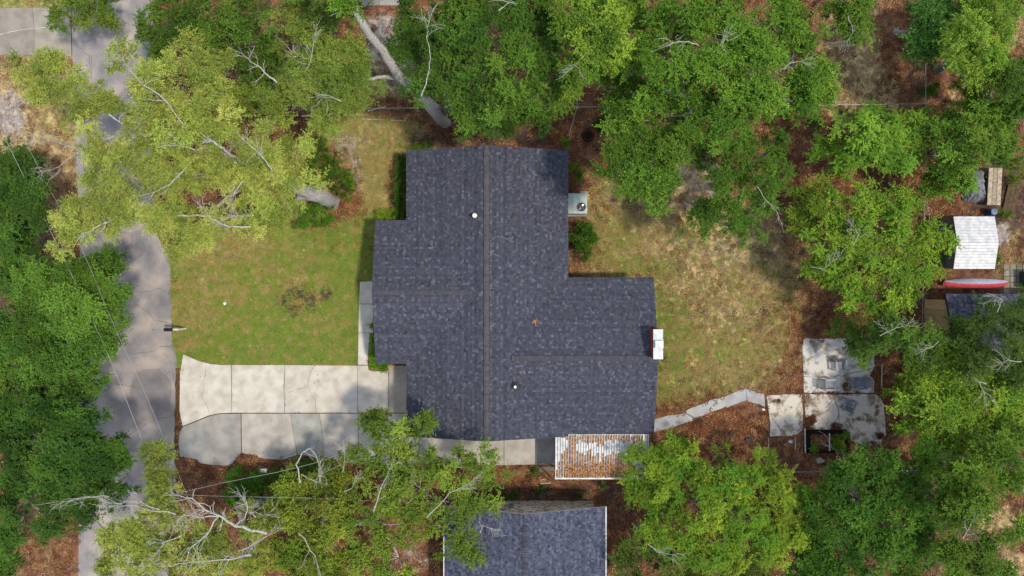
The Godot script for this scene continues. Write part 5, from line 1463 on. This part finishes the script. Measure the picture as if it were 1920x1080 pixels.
func make_objects() -> void:
	# air conditioner
	var t := thing("air_conditioner", at(1078, 385), "pale green packaged air conditioner with a round fan opening", "air conditioner")
	var c := srgb(172, 186, 178)
	var b := MB.new()
	b.bx(Vector3(-0.02, 0.5, 0), Vector3(1.3, 0.9, 1.2), c)
	part(b, "cabinet", M.white_metal, t)
	b = MB.new()
	b.bx(Vector3(-0.02, 0.975, 0), Vector3(1.34, 0.05, 1.24), c)
	part(b, "top_panel", M.white_metal, t)
	b = MB.new()
	b.bx(Vector3(-0.02, 0.03, 0), Vector3(1.5, 0.1, 1.4), srgb(140, 136, 130))
	part(b, "pad", M.concrete, t)
	b = MB.new()
	b.lathe(PackedVector2Array([Vector2(0.001, 1.004), Vector2(0.26, 1.004)]), 24, srgb(18, 20, 20), Vector3(0.3, 0, 0.22))
	part(b, "fan_opening", M.black, t)
	for k in 4:
		b = MB.new()
		var a := k * PI / 2 + 0.6
		var o := Vector3(0.3, 1.02, 0.22)
		b.quad(o + Vector3(cos(a), 0, sin(a)) * 0.05, o + Vector3(cos(a - 0.3), 0.2, sin(a - 0.3)) * 0.19 + Vector3.DOWN * 0.02, o + Vector3(cos(a + 0.3), 0, sin(a + 0.3)) * 0.22, o + Vector3(cos(a + 0.5), 0, sin(a + 0.5)) * 0.06, srgb(168, 166, 162) if k % 2 else srgb(84, 82, 80), Vector3.UP)
		part(b, "fan_blade", M.metal, t)
	b = MB.new()
	b.lathe(PackedVector2Array([Vector2(0.26, 1.0), Vector2(0.265, 1.03), Vector2(0.285, 1.03), Vector2(0.29, 1.0)]), 24, srgb(130, 142, 136), Vector3(0.3, 0, 0.22))
	part(b, "fan_rim", M.white_metal, t)
	b = MB.new()
	b.bar(Vector3(0.3, 0.8, -0.72), Vector3(0.66, 0.8, -0.72), 0.05, 0.05, srgb(214, 212, 206))
	b.bar(Vector3(0.66, 0.8, -0.74), Vector3(0.66, 0.8, -0.5), 0.05, 0.05, srgb(214, 212, 206))
	b.bar(Vector3(0.3, 0.0, -0.72), Vector3(0.3, 0.82, -0.72), 0.05, 0.05, srgb(214, 212, 206))
	part(b, "conduit", M.plastic, t)
	# mailbox
	t = thing("mailbox", at(349, 616), "black mailbox on a white post at the lawn edge", "mailbox")
	b = MB.new()
	b.bx(Vector3(0, 0.55, 0), Vector3(0.11, 1.15, 0.11), srgb(222, 222, 218))
	part(b, "post", M.plastic, t)
	b = MB.new()
	b.bx(Vector3(-0.3, 1.05, 0), Vector3(0.62, 0.09, 0.1), srgb(222, 222, 218))
	b.bar(Vector3(-0.02, 0.65, 0), Vector3(-0.4, 1.02, 0), 0.07, 0.07, srgb(222, 222, 218))
	part(b, "arm", M.plastic, t)
	b = MB.new()
	var prof := PackedVector3Array(); var rad := PackedFloat32Array()
	b.bx(Vector3(-0.52, 1.16, 0), Vector3(0.46, 0.12, 0.2), srgb(18, 18, 20))
	b.tube(PackedVector3Array([Vector3(-0.76, 1.22, 0), Vector3(-0.75, 1.22, 0), Vector3(-0.29, 1.22, 0), Vector3(-0.285, 1.22, 0)]), PackedFloat32Array([0.01, 0.1, 0.1, 0.01]), 14, srgb(18, 18, 20))
	part(b, "box", M.white_metal, t)
	b = MB.new()
	b.bx(Vector3(-0.5, 1.26, 0.112), Vector3(0.05, 0.12, 0.012), srgb(170, 40, 36))
	part(b, "flag", M.plastic, t)
	# utility covers
	for q in [[422, 569, 0.07, 235, "white round cleanout cap set in the green lawn"], [232, 480, 0.085, 34, "small black round valve cover in road near pale oak boughs"], [231.5, 503, 0.085, 40, "small black round valve cover in road nearer the mailbox"]]:
		b = MB.new()
		b.lathe(PackedVector2Array([Vector2(q[2] + 0.03, 0.0), Vector2(q[2] + 0.02, 0.05), Vector2(q[2] - 0.02, 0.055), Vector2(q[2] - 0.03, 0.04), Vector2(0.001, 0.04)]), 16, srgb(q[3], q[3], q[3]))
		var o := part(b, "utility_cover", M.plastic, self, at(q[0], q[1]))
		tag(o, q[4], "cover")
	# fire pit
	t = thing("fire_pit", at(1583, 723) + Vector3.UP * 0.05, "round beige fire bowl standing among the garden chairs", "fire pit")
	b = MB.new()
	b.lathe(PackedVector2Array([Vector2(0.2, 0.0), Vector2(0.34, 0.32), Vector2(0.36, 0.36), Vector2(0.31, 0.36), Vector2(0.27, 0.28), Vector2(0.16, 0.12), Vector2(0.001, 0.1)]), 22, srgb(140, 124, 98))
	part(b, "bowl", M.plain, t)
	b = MB.new()
	b.lathe(PackedVector2Array([Vector2(0.24, 0.3), Vector2(0.24, 0.33), Vector2(0.21, 0.33), Vector2(0.21, 0.3)]), 22, srgb(84, 66, 50))
	part(b, "inner_ring", M.plain, t)
	b = MB.new()
	for k in 9:
		b.box(Transform3D(Basis.from_euler(Vector3(rng.randf(), rng.randf() * TAU, rng.randf())), Vector3(rng.randf_range(-0.1, 0.1), 0.16, rng.randf_range(-0.1, 0.1))), Vector3(0.1, 0.05, 0.06), srgb(110, 90, 74))
	part(b, "ash_lumps", M.plain, t).set_meta("kind", "stuff")
	# black timber bed
	t = thing("planting_frame", at(1545, 826), "black timber planting frame with white divider strips", "planter")
	var o0 := -t.position
	var blk := srgb(26, 26, 28)
	for q in [[1508, 809, 1584, 809, 0.26], [1588, 809, 1588, 844, 0.2], [1508, 846, 1588, 846, 0.12], [1512, 812, 1512, 845, 0.3]]:
		b = MB.new()
		b.bar(at(q[0], q[1]) + Vector3.UP * 0.1, at(q[2], q[3]) + Vector3.UP * 0.1, q[4], 0.22, blk)
		part(b, "timber", M.wood, t, o0)
	for q in [[1506, 802, 1507, 848], [1552, 811, 1552, 844]]:
		b = MB.new()
		b.bar(at(q[0], q[1]) + Vector3.UP * 0.24, at(q[2], q[3]) + Vector3.UP * 0.24, 0.07, 0.05, srgb(180, 172, 160))
		part(b, "divider_strip", M.wood, t, o0)
	# stump
	t = thing("tree_stump", at(1102, 255), "hollow dark tree stump in the red leaf litter", "stump")
	b = MB.new()
	b.lathe(PackedVector2Array([Vector2(0.44, -0.05), Vector2(0.36, 0.12), Vector2(0.33, 0.26), Vector2(0.24, 0.27), Vector2(0.2, 0.1), Vector2(0.001, 0.08)]), 11, srgb(58, 46, 38))
	part(b, "shell", M.bark, t)
	# debris boards and sticks
	var stick := [[690, 209, 724, 200, "long pale split stick on the litter beside fence line"], [644, 216, 676, 215, "thin weathered board lying along the dry lawn edge"], [680, 224, 718, 225, "thin grey batten lying along the dry lawn edge"], [733, 226, 760, 227, "short brown batten near the leaning oak's foot"], [566, 218, 582, 217, "short whitish board under the lichened oak"], [1541, 650, 1552, 641, "short pale timber offcut beside the patio"], [1127, 97, 1140, 96, "short pale stick on the shaded red litter"], [1440, 820, 1441, 850, "thin pale stake lying in the leaf bed"], [1490, 821, 1491, 842, "pale weathered stake beside planting frame"], [1653, 682, 1652, 724, "thin white rod lying on red litter beside patio"], [1012, 906, 1033, 905, "thin pale batten on the strip between houses"]]
	for s in stick:
		b = MB.new()
		var pa := at(s[0], s[1]) + Vector3.UP * 0.05; var pb := at(s[2], s[3]) + Vector3.UP * 0.05
		var wd := 0.11 if s[4].contains("board") or s[4].contains("offcut") else 0.06
		b.bar(pa, pb, wd, 0.05, srgb(178, 150, 122).lerp(srgb(190, 184, 174), rng.randf()))
		var mid := (pa + pb) / 2
		for k in b.v.size(): b.v[k] -= mid
		var o := part(b, "loose_board", M.wood, self, mid)
		tag(o, s[4], "board")
	# shed yard things
	t = thing("plank_stack", at(1852, 352), "stack of pale weathered planks beside the grey tarpaulin", "planks")
	for k in 3:
		b = MB.new()
		var x := -0.28 + k * 0.28
		b.bar(Vector3(x + 0.1, 0.55, -1.15), Vector3(x - 0.02, 0.55, 1.15), 0.255, 0.05, srgb(176, 160, 138) if k != 1 else srgb(160, 146, 124))
		part(b, "plank", M.wood, t)
	for z in [-0.7, 0.7]:
		b = MB.new()
		b.bx(Vector3(0, 0.26, z), Vector3(0.7, 0.52, 0.14), srgb(98, 84, 68))
		part(b, "bearer", M.wood, t)
	tarp()
	t = thing("old_boards", at(1898, 372), "dark weathered boards lying on the ground behind shed", "boards")
	for k in 3:
		b = MB.new()
		b.bar(Vector3(0.2 + k * 0.27 - 0.4, 0.1, -0.9), Vector3(-0.2 + k * 0.27 - 0.4, 0.1, 0.9), 0.25, 0.08, srgb(92, 76, 56))
		part(b, "plank", M.wood, t)
	b = MB.new()
	b.bx(Vector3(0, 0.3, 0), Vector3(0.35, 0.6, 0.35), srgb(36, 70, 110))
	b.lathe(PackedVector2Array([Vector2(0.2, 0.6), Vector2(0.22, 0.62), Vector2(0.2, 0.66), Vector2(0.001, 0.67)]), 14, srgb(40, 78, 124))
	tag(part(b, "blue_drum", M.plastic, self, at(1851, 399)), "small blue plastic drum between planks and white shed", "drum")
	b = MB.new()
	b.bx(Vector3(0, 0.35, 0), Vector3(0.7, 0.7, 1.0), srgb(58, 64, 76))
	b.bx(Vector3(0, 0.72, 0), Vector3(0.76, 0.05, 1.06), srgb(64, 70, 84))
	tag(part(b, "storage_box", M.plastic, self, at(1921, 524)), "dark slate-blue storage box standing on the grey pavers", "box")
	canoe()
	# bins at the kerb
	for q in [[307, 946, 0.2, "blue wheeled bin under bare boughs with its lid toward driveway"], [312, 972, 0.5, "blue wheeled bin under bare boughs, the second from the driveway"]]:
		t = thing("wheeled_bin", Vector3.ZERO, q[3], "bin", "blue bins at the roadside")
		var p := at(q[0], q[1], 1.0)
		t.position = Vector3(p.x, 0, p.z); t.rotation.y = q[2]
		var bl := srgb(30, 62, 132)
		b = MB.new()
		b.prism(PackedVector2Array([Vector2(-0.28, -0.3), Vector2(0.28, -0.3), Vector2(0.28, 0.3), Vector2(-0.28, 0.3)]), 0.08, 1.0, bl, 0.03)
		part(b, "body", M.plastic, t)
		b = MB.new()
		b.bx(Vector3(0, 1.03, 0.02), Vector3(0.62, 0.05, 0.72), srgb(38, 74, 150))
		part(b, "lid", M.plastic, t)
		for s in [-0.26, 0.26]:
			b = MB.new()
			b.tube(PackedVector3Array([Vector3(s - 0.04, 0.12, -0.32), Vector3(s + 0.04, 0.12, -0.32)]), PackedFloat32Array([0.12, 0.12]), 14, srgb(22, 22, 22))
			part(b, "wheel", M.plastic, t)
	# board on the road
	b = MB.new()
	b.bx(Vector3(0, 0.05, 0), Vector3(1.2, 0.06, 0.3), srgb(206, 214, 216))
	b.bx(Vector3(0, 0.1, -0.12), Vector3(1.2, 0.06, 0.05), srgb(196, 204, 208))
	b.bx(Vector3(0, 0.1, 0.12), Vector3(1.2, 0.06, 0.05), srgb(196, 204, 208))
	var bo := part(b, "pale_panel", M.white_metal, self, at(243, 918) + Vector3.UP * 0.004)
	bo.rotation.y = -0.2
	tag(bo, "pale blue-white panel lying on the asphalt by bare boughs", "panel")
	# small scraps
	for q in [[495, 882, 0.28, "white plastic scrap caught in the glossy shrubs", 0.9], [1482, 828, 0.17, "white plastic lump in the litter beside pale patio slab", 0.06], [1537, 863, 0.3, "broken pale concrete lump below the planting frame", 0.08], [1130, 903, 0.16, "grey stone on the litter beside the metal patio cover", 0.08], [1432, 768, 0.13, "white pipe end standing at the curved path's corner", 0.1], [1405, 826, 0.32, "dark grey rubble lump in the leaf bed", 0.08]]:
		var lump := SphereMesh.new()
		b = MB.new()
		var rr: float = q[2]
		var ring := PackedVector2Array()
		for k in 9:
			var a := TAU * k / 9
			ring.append(Vector2(cos(a) * rr * rng.randf_range(0.6, 1.1), sin(a) * rr * rng.randf_range(0.4, 0.7)))
		b.prism(ring, 0, rr * 0.45, srgb(212, 210, 206) if q[3].contains("white") else (srgb(150, 146, 140) if not q[3].contains("dark") else srgb(70, 66, 62)), rr * 0.1)
		var p := at(q[0], q[1], q[4])
		if q[4] < 0.5: p.y = 0.004
		tag(part(b, "loose_scrap", M.plain, self, p), q[3], "scrap")
	# leaves lodged on the roof
	var lv := Scatter.new()
	for q in [[1003, 603, 4, 6, 20, 3.35], [982, 700, 3, 4, 4, 3.75]]:
		for k in q[4]:
			var p := at(q[0] + rng.randfn() * q[2] * 0.5, q[1] + rng.randfn() * q[3] * 0.5, q[5])
			p.y = maxf(E + 0.28 * (3.3 - p.x), E + 0.28 * (4.6 - absf(p.z - 3.98))) + 0.035
			lv.add(Basis.from_euler(Vector3(0, rng.randf() * TAU, -0.25)), p, srgb(150, 104, 66) * rng.randf_range(0.8, 1.2))
	for k in 210:
		var z := rng.randf_range(-6.2, 7.0)
		if noise(9, 0.6, 2).get_noise_1d(z * 2.0) < -0.12: continue
		lv.add(Basis.from_euler(Vector3(0, PI / 2 + rng.randfn() * 0.4, -0.25)).scaled(Vector3(0.8, 1, 0.45)), Vector3(-1.235 + rng.randfn() * 0.02, E + 1.33 - 0.06 + 0.06, z), litter_cols[[1, 3, 1, 6][rng.randi() % 4]])
	var n := lv.node(fallen_leaf, M.litter)
	n.name = numbered("roof_leaves")
	add_child(n)
	tag(n, "orange brown leaves lodged along the roof ridge and valley", "leaves", "", "stuff")

func tarp() -> void:
	var b := MB.new()
	var n := 16
	var c := at(1821, 350)
	var nz := noise(501, 0.9, 3)
	var pt := func(i: int, j: int) -> Vector3:
		var u := float(i) / n - 0.5; var v := float(j) / n - 0.5
		var e := maxf(absf(u), absf(v)) * 2.0
		var y := 0.75 * (1.0 - pow(e, 3.0)) + 0.16 * nz.get_noise_2d(u * 7.0, v * 7.0) * (1.0 - e * 0.6) + 0.03
		return Vector3(u * 1.35 + v * 0.15 + nz.get_noise_2d(v * 9.0, 4.0) * 0.1, maxf(y, 0.01), v * 2.0 + nz.get_noise_2d(u * 9.0, 9.0) * 0.12)
	for i in n:
		for j in n:
			b.quad(pt.call(i, j), pt.call(i + 1, j), pt.call(i + 1, j + 1), pt.call(i, j + 1), srgb(128, 130, 136), Vector3.UP)
	tag(part(b, "grey_tarpaulin", M.cloth, self, c), "crumpled grey tarpaulin over a heap beside the planks", "tarpaulin")

func canoe() -> void:
	var t := thing("canoe", at(1822, 528), "red canoe tipped on its side with pale lilac cover", "canoe")
	var hull := MB.new(); var deck := MB.new()
	var n := 22; var m := 8
	var red := srgb(214, 84, 92); var lil := srgb(206, 204, 224)
	# section: half ellipse; opening faces north and up
	var sect := func(i: int, j: int, inset: float) -> Vector3:
		var u := float(i) / n * 2.0 - 1.0
		var w := 0.36 * pow(maxf(1.0 - u * u, 0.0), 0.6) - inset
		w = maxf(w, 0.004)
		var dep := 0.42 * (1.0 - 0.35 * u * u * u * u) - inset
		var a := PI * float(j) / m
		var p := Vector3(u * 2.02, -sin(a) * dep + 0.0, -cos(a) * w)
		return Transform3D(Basis(Vector3.RIGHT, -1.05), Vector3(0, 0.42, 0)) * p
	for i in n:
		for j in m:
			var q := [sect.call(i, j, 0.0), sect.call(i + 1, j, 0.0), sect.call(i + 1, j + 1, 0.0), sect.call(i, j + 1, 0.0)]
			var mid: Vector3 = (q[0] + q[2]) / 2
			hull.quad(q[0], q[1], q[2], q[3], red, mid - Vector3(mid.x, 0.42, 0))
			# pale cover bulging across the opening
			var cv := func(ii: int, jj: int) -> Vector3:
				var f := float(jj) / m
				var ga: Vector3 = sect.call(ii, 0, 0.0); var gb: Vector3 = sect.call(ii, m, 0.0)
				var outw := Basis(Vector3.RIGHT, -1.05) * Vector3.UP
				return ga.lerp(gb, f) + outw * (0.012 + 0.2 * ga.distance_to(gb) * f * (1.0 - f))
			deck.quad(cv.call(i, j), cv.call(i + 1, j), cv.call(i + 1, j + 1), cv.call(i, j + 1), lil, Basis(Vector3.RIGHT, -1.05) * Vector3.UP)
	part(hull, "hull", M.plastic, t)
	part(deck, "cover", M.cloth, t)
	for s in [m]:
		var g := MB.new()
		var line := PackedVector3Array()
		for i in n + 1: line.append(sect.call(i, s, 0.01))
		g.tube(line, taper(line.size(), 0.022, 0.022), 6, red)
		part(g, "gunwale", M.plastic, t)

func make_lines() -> void:
	fence("long wire fence along the north boundary past the stump", [560, 214, 760, 212, 1082, 210, 1400, 208, 1720, 204])
	fence("wire fence running beside the lime-green tree toward the patio", [1714, 60, 1714, 204, 1712, 400, 1708, 600, 1704, 760])
	fence("short wire fence between brick house corner and stump", [1078, 120, 1079, 209, 1064, 262])
	fence("low wire fence bordering leaf bed below the planting frame", [1420, 876, 1600, 874, 1760, 872])
	wire("overhead wire crossing the road from verge oak toward bare oak", [-290, -355, 9.0, 22, 285, 7.6, 120, 485, 7.2, 207, 675, 7.1, 272, 840, 7.3, 460, 1300, 9.0], 0.014)
	wire("second thinner overhead wire running parallel across the road", [-250, -355, 8.6, 50, 270, 7.4, 150, 460, 7.0, 220, 625, 6.8, 290, 780, 6.9, 500, 1300, 8.6], 0.011)
	wire("slack service wire reaching from street wires to house eave", [312, 930, 7.2, 420, 905, 6.0, 590, 868, 4.6, 768, 800, 3.0], 0.012)
	wire("level service wire passing in front of glossy shrubs", [300, 925, 7.2, 400, 930, 6.6, 640, 936, 5.0, 880, 950, 3.2], 0.01)
	utility_pole("wooden utility pole carrying wires beyond the verge oak", Vector3(at(-270, -355, 8.8).x, 0, at(-270, -355, 8.8).z), 9.2)
	utility_pole("wooden utility pole carrying wires beyond the bare oak", Vector3(at(480, 1300, 8.8).x, 0, at(480, 1300, 8.8).z), 9.2)

func _ready() -> void:
	rng.seed = 20240611
	make_view()
	make_materials()
	hard = Image.create(int(GW / HC), int(GH / HC), false, Image.FORMAT_L8)
	make_control()
	make_ground()
	make_paving()
	make_house()
	make_neighbours()
	make_shed()
	for q in [[1756, 512, 1882, 512, 1882, 546, 1756, 546], [1800, 318, 1868, 318, 1868, 388, 1800, 388], [1750, 408, 1830, 408, 1830, 504, 1750, 504], [1056, 362, 1102, 362, 1102, 408, 1056, 408]]:
		mark_hard(poly_px(q))
	make_ground_cover()
	make_sprays()
	make_patio_cover()
	make_trees()
	make_shrubs()
	make_objects()
	make_chairs()
	make_lines()
